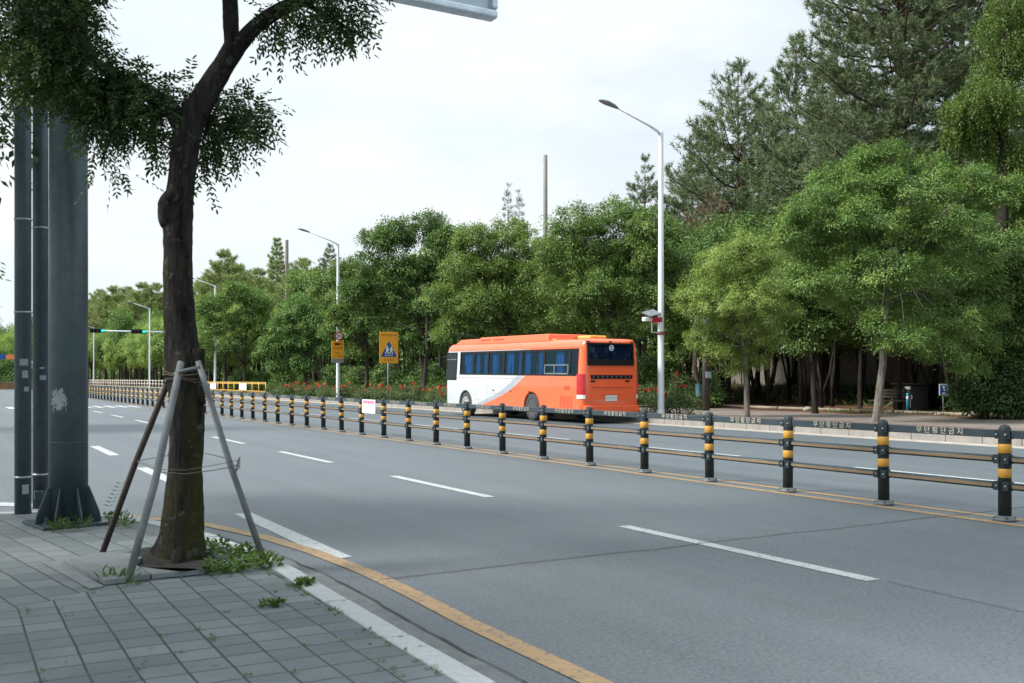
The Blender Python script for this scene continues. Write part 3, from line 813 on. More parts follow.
WF0 = bs(577, 350)[0]; WF1 = bs(459.5, 350)[0]         # passenger window band, rear to front
DW0, DW1 = bs(456.6, 350)[0], bs(445.5, 350)[0]        # driver's window
Zb, Zt_ = 1.675, 2.575
zrows = [.36, .40, Zb - .40, Zb, Zt_, 2.66]
def inset(z):
    if z <= .40: return .03 * (.40 - z) / .04
    if z <= 1.5: return 0.
    if z <= 2.66: return .06 * (z - 1.5) / 1.16
    if z <= 2.78: return .06 + .02 * (z - 2.66) / .12
    a = min(1., (z - 2.78) / .18); return .08 + .22 * (1 - math.sqrt(max(0, 1 - a * a)))
def inset_s(z):
    if z <= 2.60: return inset(z)
    a = min(1., (z - 2.60) / .36); return inset(2.60) + .36 * (1 - math.sqrt(max(0, 1 - a * a)))
rows = zrows + [2.72, 2.78, 2.82, 2.86, 2.90, 2.93, 2.95, 2.96]
ys = sorted({.22, WF0, WF1, DW0, DW1, BL - .50} | {1.6 + .8 * i for i in range(10)} - set())
ys = [y for y in ys if y <= BL - .5 + 1e-6]
RF, RR = .48, .20
def outline():
    pts = [(-BW, y, -1, 0) for y in ys]
    for k in range(1, 9):
        a = math.pi - math.pi / 2 * k / 8; pts.append((-BW + RF + RF * math.cos(a), BL - RF + RF * math.sin(a) - .02, math.cos(a), math.sin(a)))
    for k in range(1, 6): x = -BW + RF + (2 * BW - 2 * RF) * k / 6; pts.append((x, BL - .02 + .06 * (1 - (x / (BW - RF)) ** 2), 0, 1))
    for k in range(0, 8):
        a = math.pi / 2 - math.pi / 2 * k / 8; pts.append((BW - RF + RF * math.cos(a), BL - RF + RF * math.sin(a) - .02, math.cos(a), math.sin(a)))
    pts += [(BW, y, 1, 0) for y in ys[::-1]]
    for k in range(1, 6):
        a = -math.pi / 2 * k / 6; pts.append((BW - RR + RR * math.cos(a), RR + RR * math.sin(a), math.cos(a), math.sin(a)))
    for k in range(0, 9): pts.append((BW - RR - (2 * BW - 2 * RR) * k / 8, 0, 0, -1))
    for k in range(1, 6):
        a = -math.pi / 2 - math.pi / 2 * k / 6; pts.append((-BW + RR + RR * math.cos(a), RR + RR * math.sin(a), math.cos(a), math.sin(a)))
    return pts
ol = outline(); no = len(ol)
wheel_y = [bs(531.5, 400)[0], bs(465.5, 400)[0]]
q = MB(); vs = []
for z in rows:
    for x, y, nx, ny in ol:
        i_ = inset_s(z) * nx * nx + inset(z) * ny * ny; vs.append((x - nx * i_, y - ny * i_, z))
fs = []
nys = len(ys)
for r in range(len(rows) - 1):
    for k in range(no):
        k2 = (k + 1) % no; z0 = rows[r]
        a, b = ol[k], ol[k2]
        flat = abs(a[2]) == 1 and abs(b[2]) == 1 and a[0] == b[0]
        ym = (a[1] + b[1]) / 2
        if flat and z0 in (.36, .40): continue                    # side skirts with wheel arches below
        if flat and z0 == Zb and (WF0 < ym < WF1 or DW0 < ym < DW1): continue
        if flat and z0 == Zb - .40 and DW0 < ym < DW1 and False: continue
        fs.append((r * no + k, r * no + k2, (r + 1) * no + k2, (r + 1) * no + k))
q.add(vs, fs, smooth=True)
top = len(rows) - 1
cap = [(x * .5, (y - BL / 2) * .86 + BL / 2, 3.0) for x, y, _, _ in ol]
b0 = len(q.v); q.v += cap
for k in range(no):
    k2 = (k + 1) % no; q.f.append([top * no + k, top * no + k2, b0 + k2, b0 + k]); q.mi.append(0); q.sm.append(True)
q.f.append([b0 + k for k in range(no)]); q.mi.append(0); q.sm.append(True)
# skirts: one outline per side with the two round arches cut out
RA = .56
for sx in (-1, 1):
    pl_ = [(ys[0], .36)]
    for wy in sorted(wheel_y):
        zc = .50 - wy * math.tan(PITCH); a0 = math.asin(max(-1, (.36 - zc) / RA))
        for k in range(17):
            a = math.pi - a0 - (math.pi - 2 * a0) * k / 16; pl_.append((wy + RA * math.cos(a), zc + RA * math.sin(a)))
    pl_ += [(ys[-1], .36)] + [(y, rows[2]) for y in ys[::-1]]
    q.add([(sx * BW, y, z) for y, z in pl_], [tuple(range(len(pl_)))])
    for wy in wheel_y:                                            # arch lip
        zc = .50 - wy * math.tan(PITCH)
        arc = [(wy + RA * math.cos(math.pi * k / 16), zc + RA * math.sin(math.pi * k / 16)) for k in range(17)]
        q.add([(sx * BW, y, z) for y, z in arc] + [(sx * (BW - .35), y, z) for y, z in arc], [(i, i + 1, 17 + i + 1, 17 + i) for i in range(16)], smooth=True)
body = q.build('body', MBUS, bus)
bm = bmesh.new(); bm.from_mesh(body.data); bmesh.ops.remove_doubles(bm, verts=bm.verts, dist=1e-4); bmesh.ops.recalc_face_normals(bm, faces=bm.faces); bm.to_mesh(body.data); bm.free()
# inner lining, floor, seats
q = MB(); e_ = .07
q.box(-BW + .05, BW - .05, .25, BL - .6, .55, 1.0); q.box(-BW + .10, BW - .10, .25, BL - .5, 2.70, 2.73)
q.build('interior_floor', M['bus_inside'], bus)
q = MB()
for s_ in (-1, 1):
    q.box(s_ * (BW - .05) - .008, s_ * (BW - .05) + .008, .3, BL - .55, 1.0, Zb - .01)
q.box(-BW + .1, BW - .1, .20, .28, 1.0, 2.7)
q.build('lining', M['bus_inside'], bus)
q = MB()
for k in range(9):
    y = 1.2 + k * .98
    for x in (-.92, -.48, .48, .92):
        q.box(x - .2, x + .2, y, y + .1, 1.35, 2.06); q.box(x - .2, x + .2, y, y + .5, 1.35, 1.46)
seat = q.build('seats', M['bus_seat'], bus, bevel=.03)
seat['kind'] = 'stuff'
q = MB()
for wy in wheel_y: q.box(-BW + .36, BW - .36, wy - .7, wy + .7, .3, .95)
q.box(-BW + .12, BW - .12, .4, BL - .6, .30, .545)
q.build('underbody', M['black'], bus)

# windows
divs = [577, 568.4, 543, 521, 502.8, 487, 472.7, 459.5]
dy = [bs(p, 350)[0] for p in divs]
def pane_x(sx, z, off): return sx * (BW - inset(z) + off)
def pane(sx, y0, y1, z0, z1, off, th, mb, m=0):
    vs = []
    for o in (off, off - th):
        for y, z in ((y0, z0), (y1, z0), (y1, z1), (y0, z1)): vs.append((pane_x(sx, z, o), y, z))
    mb.add(vs, [(0, 1, 2, 3), (7, 6, 5, 4), (0, 4, 5, 1), (1, 5, 6, 2), (2, 6, 7, 3), (3, 7, 4, 0)], m)
def curtain(parent, sx, y0, y1, z0, z1, seed, mat=None, gather=False):
    r_ = random.Random(seed); n_ = 22; vs = []
    for j in range(2):
        for i in range(n_ + 1):
            t = i / n_; y = y0 + (y1 - y0) * t
            if j == 0 and gather: y = y0 + (y1 - y0) * (.15 + .7 * t)
            z = z0 if j == 0 else z1
            d = .035 * math.sin(t * 26 + seed) + .015 * math.sin(t * 61 + seed * 2)
            vs.append((sx * (BW - inset(z) - .11 + d), y, z))
    q = MB(); q.add(vs, [(i, i + 1, n_ + 1 + i + 1, n_ + 1 + i) for i in range(n_)], smooth=True)
    return q.build('curtain', mat or M['curtain'], parent, fixn=False)
for sx in (-1, 1):
    q = MB()
    for y in dy[1:-1]: pane(sx, y - .065, y + .065, Zb - .004, Zt_ + .004, .004, .05, q)
    pane(sx, WF0 + .0, WF1 - .0, Zt_ - .035, Zt_ + .035, .005, .03, q)
    pane(sx, WF0 + .0, WF1 - .0, Zb - .03, Zb + .03, .005, .03, q)
    pane(sx, WF0 - .03, WF0 + .05, Zb - .03, Zt_ + .035, .0055, .03, q); pane(sx, WF1 - .05, WF1 + .03, Zb - .03, Zt_ + .035, .0055, .03, q)
    q.build('window_surround', M['bus_black'], bus)
    for i in range(len(dy) - 1):
        y0, y1 = dy[i] + .066, dy[i + 1] - .066
        q = MB(); pane(sx, y0, y1, Zb + .032, Zt_ - .037, -.008, .006, q); wn = q.build('window', M['glass'], bus)
        if i == 0: continue
        wd = y1 - y0
        k = {1: (.28, .60), 2: (.06, .34), 3: (.52, .92), 4: (.50, .92), 5: (.04, .32), 6: (.30, .88)}[i]
        curtain(wn, sx, y0 + wd * k[0], y0 + wd * k[1], Zb + .02, Zt_ - .02, i * 3 + sx, gather=i in (2, 4))
        if i in (2, 3, 5): curtain(wn, sx, y0 + wd * (.72 if i != 3 else .06), y0 + wd * (.94 if i != 3 else .22), Zb + .02, Zt_ - .02, i * 5 + sx)
    # the sliding window next to last
    y0, y1 = dy[1] + .05, dy[2] - .05; zm = Zb + .36
    q = MB()
    for a in ((y0, y1, zm - .018, zm + .018), (y0, y1, Zb + .03, Zb + .075), (y0, y0 + .05, Zb + .03, zm), (y1 - .05, y1, Zb + .03, zm), ((y0 + y1) / 2 + .1, (y0 + y1) / 2 + .15, Zb + .03, zm)):
        pane(sx, a[0], a[1], a[2], a[3], .009, .012, q)
    q.build('sliding_window_frame', M['frame_grey'], bus)
    # driver's window: lower sill, dark edge
    q = MB(); pane(sx, DW0 + .02, DW1 - .02, Zb - .27, Zt_ + .02, .006, .02, q)
    dw = q.build('driver_window', M['rear_glass'] if False else M['bus_black'], bus, bevel=.004)
    q = MB(); pane(sx, DW0 + .09, DW1 - .09, Zb - .20, Zt_ - .05, .010, .003, q); q.build('pane', pm('driver_glass', (.012, .017, .018), .25, spec=.15), dw)
    q = MB(); pane(sx, DW0 + .09, DW1 - .09, 2.28, 2.31, .013, .004, q); q.build('blind', M['frame_grey'], dw)
# windscreen, mirror
q = MB(); q.box(-BW + .35, BW - .35, BL - .03, BL + .052, 1.15, 2.45); q.build('windscreen', M['bus_black'], bus, bevel=.03)
for sx in (-1, 1):
    q = MB(); ym_, zm_ = bs(441.8, 361); q.box(sx * (BW + .06) - .09, sx * (BW + .06) + .09, BL + .02, BL + .16, 1.95, 2.40); q.tube([(sx * (BW - .12), BL - .25, 2.45), (sx * (BW + .06), BL + .05, 2.38)], .022, 8)
    q.build('mirror', M['bus_black'], bus, bevel=.03)
# wheels
def wheel(y, x, dual):
    zc = .50 - y * math.tan(PITCH)
    sx = -1 if x < 0 else 1
    q = MB(); w_ = .30
    q.lathe([(.33, -.15), (.44, -.15), (.485, -.12), (.50, -.07), (.50, .07), (.485, .12), (.44, .15), (.33, .15), (.33, -.15)], 30, axis='X', caps=False)
    o = q.build('wheel', M['tyre'], bus, loc=(sx * (BW - .155), y, zc))
    q = MB(); h = sx
    if dual: pr = [(.335, .14), (.30, .12), (.27, -.02), (.16, -.03), (.15, .05), (.10, .07), (.001, .075)]
    else: pr = [(.335, .15), (.31, .13), (.27, .10), (.17, .14), (.15, .17), (.10, .185), (.001, .19)]
    q.lathe([(r, d * sx) for r, d in pr], 28, axis='X')
    for k in range(10):
        a = 2 * math.pi * k / 10; q.lathe([(.018, (.0 if dual else .13) * sx), (.018, (.03 if dual else .16) * sx), (.001, (.03 if dual else .16) * sx)], 6, c=(0, .215 * math.cos(a), .215 * math.sin(a)), axis='X')
    rm_ = q.build('rim', M['rim_dark'] if dual else M['rim'], o)
    if dual:
        q = MB(); q.lathe([(.19, -.005 * sx), (.17, .055 * sx), (.12, .095 * sx), (.001, .10 * sx)], 20, axis='X'); q.build('hub', M['black'], rm_)
    else:
        q = MB(); q.lathe([(.13, .17 * sx), (.12, .20 * sx), (.001, .21 * sx)], 18, axis='X'); q.build('hub', M['tyre'], rm_)
for y, d in ((wheel_y[0], True), (wheel_y[1], False)):
    for x in (-1, 1): wheel(y, x, d)
# roof: AC hump and vents
ha, hb = bs(542, 337)[0], bs(470, 337)[0]
def hump(y0, y1, hw_, z0, z1, r):
    q = MB(); k = .12
    vs = [(-hw_, y0, z0), (hw_, y0, z0), (hw_, y1, z0), (-hw_, y1, z0), (-hw_ + k, y0 + k, z1), (hw_ - k, y0 + k, z1), (hw_ - k, y1 - k * 4, z1), (-hw_ + k, y1 - k * 4, z1)]
    q.add(vs, [(0, 3, 2, 1), (4, 5, 6, 7), (0, 1, 5, 4), (1, 2, 6, 5), (2, 3, 7, 6), (3, 0, 4, 7)]); return q
o = hump(ha, hb + .2, 1.0, 2.90, 3.19, .05).build('air_conditioner', M['bus_orange'], bus, bevel=.05, seg=3)
q = MB()
for k in range(2): q.box(-1.012 + .06, -.93, ha + 3.4 + k * 1.1, ha + 4.2 + k * 1.1, 3.04, 3.09)
q.build('grille', M['bus_dark_orange'], o)
hump(hb - .6, BL - .55, 1.0, 2.88, 3.14, .05).build('front_dome', M['bus_orange'], bus, bevel=.08, seg=3)
q = MB(); q.box(-.40, .35, .80, 1.6, 2.95, 3.09); q.build('roof_vent', M['vent_yellow'], bus, bevel=.06, seg=3)
q = MB(); q.box(-.75, .2, 2.6, 5.3, 2.93, 3.005); q.build('roof_hatch', M['vent_yellow'], bus, bevel=.03)
# side details (near side)
q = MB()
(y0, z0), (y1, z1) = bs(569.5, 390.2), bs(564, 385.8); pane(-1, y0, y1, z0, z1, .006, .008, q); q.build('side_marker', M['bus_dark_orange'], bus)
q = MB(); (y0, z0), (y1, z1) = bs(572, 408), bs(560, 395)
for k in range(9): z = z0 + (z1 - z0) * k / 9; pane(-1, y0, y1, z, z + (z1 - z0) / 24, .004, .006, q)
for k in range(4): y = y0 + (y1 - y0) * k / 3; pane(-1, y - .008, y + .008, z0, z1, .0055, .006, q)
q.build('engine_grille', M['bus_dark_orange'], bus)
q = MB()
for pxx in (475, 487, 499, 512, 549, 574):
    y = bs(pxx, 390)[0]; pane(-1, y - .006, y + .006, .55 if pxx not in (512,) else 1.1, 1.5, .0015, .003, q)
pane(-1, .3, 1.6, .95, .962, .0015, .003, q); pane(-1, 3.4, 6.6, .92, .932, .0015, .003, q)
pane(-1, .3, BL - .6, 1.52, 1.53, .0015, .003, q)
q.build('panel_seams', pm('panel_seam', (.30, .14, .10), .6), bus)
for k in range(6):
    q = MB(); y = 1.9 + k * 1.45
    if min(abs(y - wy) for wy in wheel_y) < .75: continue
    pane(-1, y - .04, y + .04, .62, .67, .012, .014, q); q.build('marker_lamp', M['amber'], bus)
for y in (3.6, 5.0, 6.4):
    q = MB(); pane(-1, y - .07, y + .07, 1.02, 1.06, .010, .012, q); q.build('door_handle', M['bus_black'], bus)
for sx in (-1, 1):
    q = MB(); pane(sx, .25, BL - .6, 2.64, 2.668, .010, .014, q); q.build('drip_rail', M['bus_orange'], bus)
    for wy in wheel_y:
        q = MB(); zc = .50 - wy * math.tan(PITCH)
        arc = [(math.cos(math.pi * (k - 1) / 16), math.sin(math.pi * (k - 1) / 16)) for k in range(19)]
        q.add([(sx * (BW + .008), wy + RA * a, zc + RA * b) for a, b in arc] + [(sx * (BW + .008), wy + (RA + .035) * a, zc + (RA + .035) * b) for a, b in arc] + [(sx * (BW - .05), wy + RA * a * .995, zc + RA * b * .995) for a, b in arc], [(i, i + 1, 20 + i, 19 + i) for i in range(18)] + [(i, i + 1, 39 + i, 38 + i) for i in range(18)], smooth=True)
        q.build('arch_trim', M['bus_dark_orange'] if wy < 5 else M['frame_grey'], bus)
    q = MB(); q.box(sx * (BW - .32) - .2, sx * (BW - .32) + .2, wheel_y[0] - .72, wheel_y[0] - .70, .14, .55); q.build('mud_flap', M['black'], bus)
q = MB(); q.box(-BW + .10, BW - .10, -.03, .10, .27, .378); q.build('rear_valance', M['black'], bus)
# rear face
def rp(x0, x1, z0, z1, off, th, mb, tx=0.):
    vs = []
    for o in (off, off - th):
        for x, z in ((x0, z0), (x1, z0), (x1 + tx, z1), (x0 - tx, z1)): vs.append((x, inset(z) - o, z))
    mb.add(vs, [(0, 1, 2, 3), (7, 6, 5, 4), (0, 4, 5, 1), (1, 5, 6, 2), (2, 6, 7, 3), (3, 7, 4, 0)])
gx0, gz0 = br(588.4, 365); gx1, gz1 = br(632.6, 345); gz1 = 2.80
q = MB(); rp(gx0 - .0, gx1 + .0, gz0, 2.79, .010, .02, q, .05); rw = q.build('rear_window', M['bus_black'], bus, bevel=.008)
q = MB(); n_ = 60; vs = []
for j in range(2):
    for i in range(n_ + 1):
        t = i / n_; z = gz0 + .20 if j == 0 else 2.75
        d = .010 * math.sin(t * 70) + .006 * math.sin(t * 31 + 1); vs.append((gx0 + .05 + (gx1 - gx0 - .1) * t, inset(z) - .028 - d, z))
q.add(vs, [(i, i + 1, n_ + 2 + i, n_ + 1 + i) for i in range(n_)], smooth=True); q.build('curtain', pm('rear_curtain', (.05, .11, .22), .8, ns=5, na=.5), rw, fixn=False)
q = MB(); rp(gx0 + .01, gx1 - .01, gz0 + .02, 2.77, .058, .004, q, .045); q.build('pane', M['rear_glass'], rw)
q = MB()
rp(gx0 - .03, gx0 + .03, gz0 - .01, 2.80, .060, .05, q); rp(gx1 - .03, gx1 + .03, gz0 - .01, 2.80, .060, .05, q); rp(gx0 - .03, gx1 + .03, 2.74, 2.80, .061, .05, q); rp(gx0 - .03, gx1 + .03, gz0 - .01, gz0 + .20, .061, .05, q)
q.build('window_surround', M['bus_black'], rw)
ex, ez = br(611, 348); ye = inset(ez) - .064
q = MB(); q.lathe([(.105, ye - .003), (.105, ye)], 24, c=(ex, 0, ez), axis='Y'); em = q.build('emblem', pm('emblem_pale', (.50, .60, .72), .4), rw)
q = MB(); q.lathe([(.082, ye - .005), (.082, ye - .003)], 24, c=(ex, 0, ez), axis='Y'); q.build('emblem_ring', pm('emblem_blue', (.10, .17, .28), .4), em)
q = MB(); q.box(ex - .06, ex + .06, ye - .008, ye - .0055, ez - .012, ez + .012); q.box(ex - .055, ex - .025, ye - .008, ye - .0055, ez - .05, ez - .0125); q.box(ex + .025, ex + .055, ye - .008, ye - .0055, ez + .0125, ez + .05); q.build('emblem_mark', M['sign_white'], em)
# raised engine lid with dark vent, handles, ridge, plate, bumper
lx0, lz0 = br(590.6, 402); lx1, lz1 = br(634, 378.8)
q = MB(); rp(gx0 - .02, gx1 + .05, .86, gz0 - .05, .012, .02, q); lid = q.build('engine_lid', M['bus_orange'], bus, bevel=.008)
vz0, vz1 = br(610, 378.8)[1], br(610, 375)[1]
vx0, vx1 = br(590.8, 377)[0], br(631.8, 377)[0]
q = MB(); rp(vx0, vx1, vz0, vz1, .018, .01, q, .02); vt = q.build('vent', M['bus_black'], lid)
vg = pm('vent_grey', (.09, .09, .09), .5)
for k in range(9):
    q = MB(); x = vx0 + (vx1 - vx0) * (k + .5) / 9; rp(x - .03, x + .025, vz0 + .03, vz1 - .02, .024, .008, q); q.build('vent_slat', vg, vt)
for px_ in (592.5, 627):
    q = MB(); x = br(px_, 381)[0]; z = br(610, 381.2)[1]; rp(x - .09, x + .09, z - .03, z + .03, .022, .01, q); q.build('handle', M['bus_black'], lid, bevel=.008)
z = br(610, 385.8)[1]; q = MB(); rp(vx0 + .02, vx1 - .02, z - .05, z + .02, .05, .04, q); q.build('ridge', M['bus_orange'], lid, bevel=.018)
px0, pz0 = br(605, 401); px1, pz1 = br(616.6, 395.2)
q = MB(); rp(px0 - .22, px1 + .22, pz1 + .02, pz1 + .07, .035, .03, q, -.06); q.build('plate_hood', M['bus_orange'], lid, bevel=.012)
q = MB(); rp(px0, px1, pz0, pz1, .026, .01, q); np_ = q.build('number_plate', M['plate_white'], lid, bevel=.004)
q = MB()
for k in range(6): x = px0 + .06 + (px1 - px0 - .12) * k / 5; rp(x - .022, x + .022, pz0 + .06, pz1 - .05, .028, .003, q)
q.build('plate_marks', pm('plate_print', (.40, .42, .44), .6), np_)
q = MB(); zb1 = br(610, 405.2)[1]
vs = []
q.box(-BW + .06, BW - .06, -.085, .12, .38, zb1); q.build('bumper', M['bus_orange'], bus, bevel=.05, seg=3)
for sx in (-1, 1):
    q = MB(); zt0, zt1 = br(581, 399)[1], br(581, 374)[1]; zc_ = zt0 + (zt1 - zt0) * .17
    def lamp(za2, zb2, m_):
        q = MB(); vs = []
        for z in (za2, zb2):
            for k in range(7):
                a = -math.pi * .64 - (math.pi * .36) * k / 6
                sh = .030
                x = -BW + RR + (RR + sh) * math.cos(a); y = RR + (RR + sh) * math.sin(a)
                if k == 6: x, y = -BW - .014, RR + .16
                vs.append((x if sx < 0 else -x, y + inset(z), z))
        q.add(vs, [(i, i + 1, 7 + i + 1, 7 + i) for i in range(6)], smooth=True)
        q.add([v for v in vs] + [(v[0] * .94, v[1] + .05, v[2]) for v in vs], [(7 + i, 7 + i + 1, 21 + i + 1, 21 + i) for i in range(6)] + [(i, 14 + i, 14 + i + 1, i + 1) for i in range(6)] + [(0, 7, 21, 14), (6, 20, 27, 13)])
        return q
    tl = lamp(zc_, zt1, 0).build('tail_light', M['tail_red'], bus)
    lamp(zt0, zc_ - .01, 0).build('clear_lamp', M['tail_clear'], tl)
    q = MB(); rp(sx * .93 - .06, sx * .93 + .06, 2.83, 2.865, .03, .05, q); q.build('marker_lamp', M['bus_black'], bus)
q = MB(); rp(-.05, .05, 2.83, 2.87, .03, .03, q); q.build('rear_camera', M['bus_black'], bus)

# ------------------------------------------------------------------ big pole, thin poles, overhead sign
pb = G(68.5, 524, SWZ)
t = thing('steel_gantry_pole', 'thick blue grey steel pole on a ribbed base plate beside the pavement tree', 'pole', (pb.x, pb.y, SWZ))
q = MB(); q.lathe([(.178, .02), (.176, 2.5), (.170, 7.6), (.10, 7.66), (.001, 7.67)], 40)
q.lathe([(.1795, 1.73), (.1795, 1.737)], 40); q.lathe([(.181, .80), (.181, .806)], 40)
pole = q.build('pole', M['steel_blue'], t)
q = MB(); q.box(-.33, .33, -.33, .33, .001, .03, M=Matrix.Rotation(R(12), 4, 'Z')); q.build('base_plate', M['steel_dark'], t, bevel=.004)
for k in range(8):
    q = MB(); a = k * math.pi / 4 + .30; Mx = Matrix.Rotation(a, 4, 'Z')
    vs = [Mx @ Vector((r, s_ * .006, z)) for s_ in (-1, 1) for r, z in ((.17, .03), (.315, .03), (.305, .10), (.20, .36), (.17, .36))]
    q.add(vs, [(0, 1, 2, 3, 4), (9, 8, 7, 6, 5)] + [(i, 5 + i, 5 + (i + 1) % 5, (i + 1) % 5) for i in range(5)])
    q.build('gusset', M['steel_dark'], t)
for k in range(8):
    q = MB(); a = k * math.pi / 4 + .69; q.lathe([(.028, .03), (.028, .055), (.014, .056), (.014, .10), (.001, .102)], 6, c=(.27 * math.cos(a), .27 * math.sin(a), 0), smooth=False)
    q.build('anchor_bolt', M['steel_dark'], t)
# scraped paper left on the pole: a ragged patch following the curve
q = MB(); rnd = random.Random(2)
dirc = math.atan2(-pb.y, -pb.x)
zp0 = CH + (HZ - 408) * pb.length / F - SWZ
for i in range(330):
    u, v_ = rnd.gauss(0, .34), rnd.gauss(0, .30)
    if abs(u) > .75 or abs(v_) > .8: continue
    wq, hq_ = rnd.uniform(.02, .12), rnd.uniform(.003, .016); ac = dirc - .52 + u * .62; zc0 = 1.215 + v_ * .13 - (.04 if rnd.random() < .15 else 0); r = .1786 + i * 2e-6; tl_ = rnd.uniform(-.012, .012)
    q.add([(r * math.cos(ac - wq / 2), r * math.sin(ac - wq / 2), zc0 - hq_ - tl_), (r * math.cos(ac + wq / 2), r * math.sin(ac + wq / 2), zc0 - hq_ + tl_), (r * math.cos(ac + wq * .4), r * math.sin(ac + wq * .4), zc0 + hq_ + tl_), (r * math.cos(ac - wq * .4), r * math.sin(ac - wq * .4), zc0 + hq_ - tl_)], [(0, 1, 2, 3)])
q.build('paper_residue', M['sticker'], pole)
q = MB()                                        # arm over the road
q.tube([(0, 0, 7.0), (7.0, 0, 7.15)], [.11, .08], 14); q.tube([(0, 0, 6.2), (3.2, 0, 7.05)], .05, 10); q.build('arm', M['steel_blue'], t)
# overhead sign panel, its back to us
Zs = 12.3
bt = zz(19, Zs); ex_ = P(495, 19, Zs)
sgn = thing('overhead_sign', 'pale blue back of an overhead road sign hanging above the street', 'road sign', (ex_.x, ex_.y, bt))
q = MB(); q.box(-3.4, -.02, -.01, .05, .05, 1.9); q.build('panel', pm('sign_back', (.40, .48, .56), .4, .3, ns=2, na=.1), sgn)
q = MB(); q.box(-3.45, 0, -.09, .09, -.02, .085); q.box(-.085, 0.002, -.088, .088, .088, 1.9); q.box(-3.45, -3.365, -.088, .088, .088, 1.9); q.build('frame', pm('sign_frame', (.58, .66, .74), .35, .4), sgn, bevel=.03, seg=3)
q = MB()
for x in (-2.6, -1.75, -.9): q.box(x - .04, x + .04, -.075, -.012, .09, 2.2)
q.build('bracket', M['galv'], sgn)

def thin_pole(px, py, rad, lab, hgt):
    b = G(px, py, SWZ)
    t = thing('conduit_pole', lab, 'pole', (b.x, b.y, SWZ), group=None)
    q = MB(); q.lathe([(rad, 0), (rad, hgt), (.001, hgt + .02)], 24); q.build('pole', M['steel_blue'], t)
    return t, b
tA, bA = thin_pole(23, 513.5, .082, 'left one of two thin steel conduit poles beside the thick pole', 7.2)
tB, bB = thin_pole(40.5, 508, .080, 'thin steel conduit pole squeezed between its twin and the thick pole', 7.2)
def ring(t, rad, z, h, m, name):
    q = MB(); q.lathe([(rad, z), (rad + .006, z + .001), (rad + .006, z + h), (rad, z + h + .001)], 24); return q.build(name, m, t)
for z in (.375, 3.07, 2.1): ring(tA, .082, z, .018, M['galv'], 'clamp')
for z in (.36, 3.05): ring(tB, .080, z, .018, M['galv'], 'clamp')
da, db = Vector((-bA.x, -bA.y, 0)).normalized(), Vector((-bB.x, -bB.y, 0)).normalized()
def patch(t, rad, aoff, half, z0, z1, m, name, base):
    a = math.atan2(-base.y, -base.x) + aoff; q = MB(); n_ = 6
    vs = [((rad + .002) * math.cos(a - half + 2 * half * i / n_), (rad + .002) * math.sin(a - half + 2 * half * i / n_), z) for z in (z0, z1) for i in range(n_ + 1)]
    q.add(vs, [(i, i + 1, n_ + 1 + i + 1, n_ + 1 + i) for i in range(n_)], smooth=True); return q.build(name, m, t)
for z0, z1, ao, h in ((.21, .31, .3, .4), (1.42, 1.50, .25, .35), (1.55, 1.62, .1, .5), (1.28, 1.33, .4, .3)): patch(tA, .082, ao, h, z0, z1, M['sticker'], 'sticker', bA)
for z0, z1, ao, h in ((1.40, 1.45, .3, .4), (1.52, 1.54, .2, .3)): patch(tB, .080, ao, h, z0, z1, M['sticker'], 'sticker', bB)
q = MB(); q.box(-.05, .05, -.04, .04, .10, .20, M=Matrix.Translation((-.02, -.11, 0))); q.build('junction_box', M['steel_dark'], tB, bevel=.01)

# ------------------------------------------------------------------ the pavement tree in front
TZ = 7.85
tb = G(180, 556, SWZ)
near_tree = thing('pavement_tree', 'dark mossy barked tree held by three stakes at the kerb', 'tree', (tb.x, tb.y, SWZ))
def T(px, py, dz=0.): return P(px, py, TZ + dz) - Vector((tb.x, tb.y, SWZ))
def limb(mb, pts, n=14, jit=.03, seed=1, sub=5):
    """pts: (px, py, width_px, dz) -> smooth tapered limb"""
    r_ = random.Random(seed); P_ = [T(a, b, d) for a, b, w_, d in pts]; W_ = [w_ / 2 * (TZ + d) / F for a, b, w_, d in pts]
    out, rad = [], []
    for i in range(len(P_) - 1):
        p0, p1, p2, p3 = P_[max(i - 1, 0)], P_[i], P_[i + 1], P_[min(i + 2, len(P_) - 1)]
        for k in range(sub):
            t = k / sub
            out.append(.5 * ((2 * p1) + (p2 - p0) * t + (2 * p0 - 5 * p1 + 4 * p2 - p3) * t * t + (3 * p1 - p0 - 3 * p2 + p3) * t ** 3))
            rad.append((W_[i] * (1 - t) + W_[i + 1] * t) * (1 + r_.uniform(-jit, jit)))
    out.append(P_[-1]); rad.append(W_[-1])
    mb.tube(out, rad, n, jit=.025, rnd=r_)
    return out
q = MB()
limb(q, [(178, 567, 72, 0), (178.5, 556, 58, 0), (181.5, 540, 46, 0), (184, 500, 37, 0), (185, 470, 34, 0), (187, 430, 33.5, 0), (187, 400, 35, 0), (184, 370, 38, 0), (181, 340, 32, 0), (178, 290, 29, 0),
         (178, 250, 27.5, 0), (178, 215, 29, 0), (181, 185, 26, 0), (185, 150, 27, 0), (190, 125, 27, 0), (204, 97, 25, 0), (222, 68, 21, 0), (236, 45, 21, 0)], 22, seed=2)
limb(q, [(170, 232, 6, .02), (167, 222, 16, -.04), (168, 205, 20, -.08), (172, 196, 17, -.12), (174, 190, 10, -.10)], 12, seed=4)     # healed stub
limb(q, [(197, 372, 8, -.02), (198, 350, 14, -.05), (199, 395, 12, -.05), (202, 402, 8, 0)], 10, seed=6)
for a, b, c_ in (((172, 552), (150, 563), 0), ((186, 552), (207, 560), -.1), ((180, 552), (176, 566), -.3), ((182, 552), (190, 565), .35)):
    limb(q, [(a[0], a[1] - 22, 18, 0), (a[0] * .5 + b[0] * .5, a[1] * .5 + b[1] * .5 - 3, 15, c_ * .6), (b[0], b[1] + 3, 6, c_)], 8, seed=8)
near_trunk = q.build('trunk', M['bark'], near_tree)
q = MB()
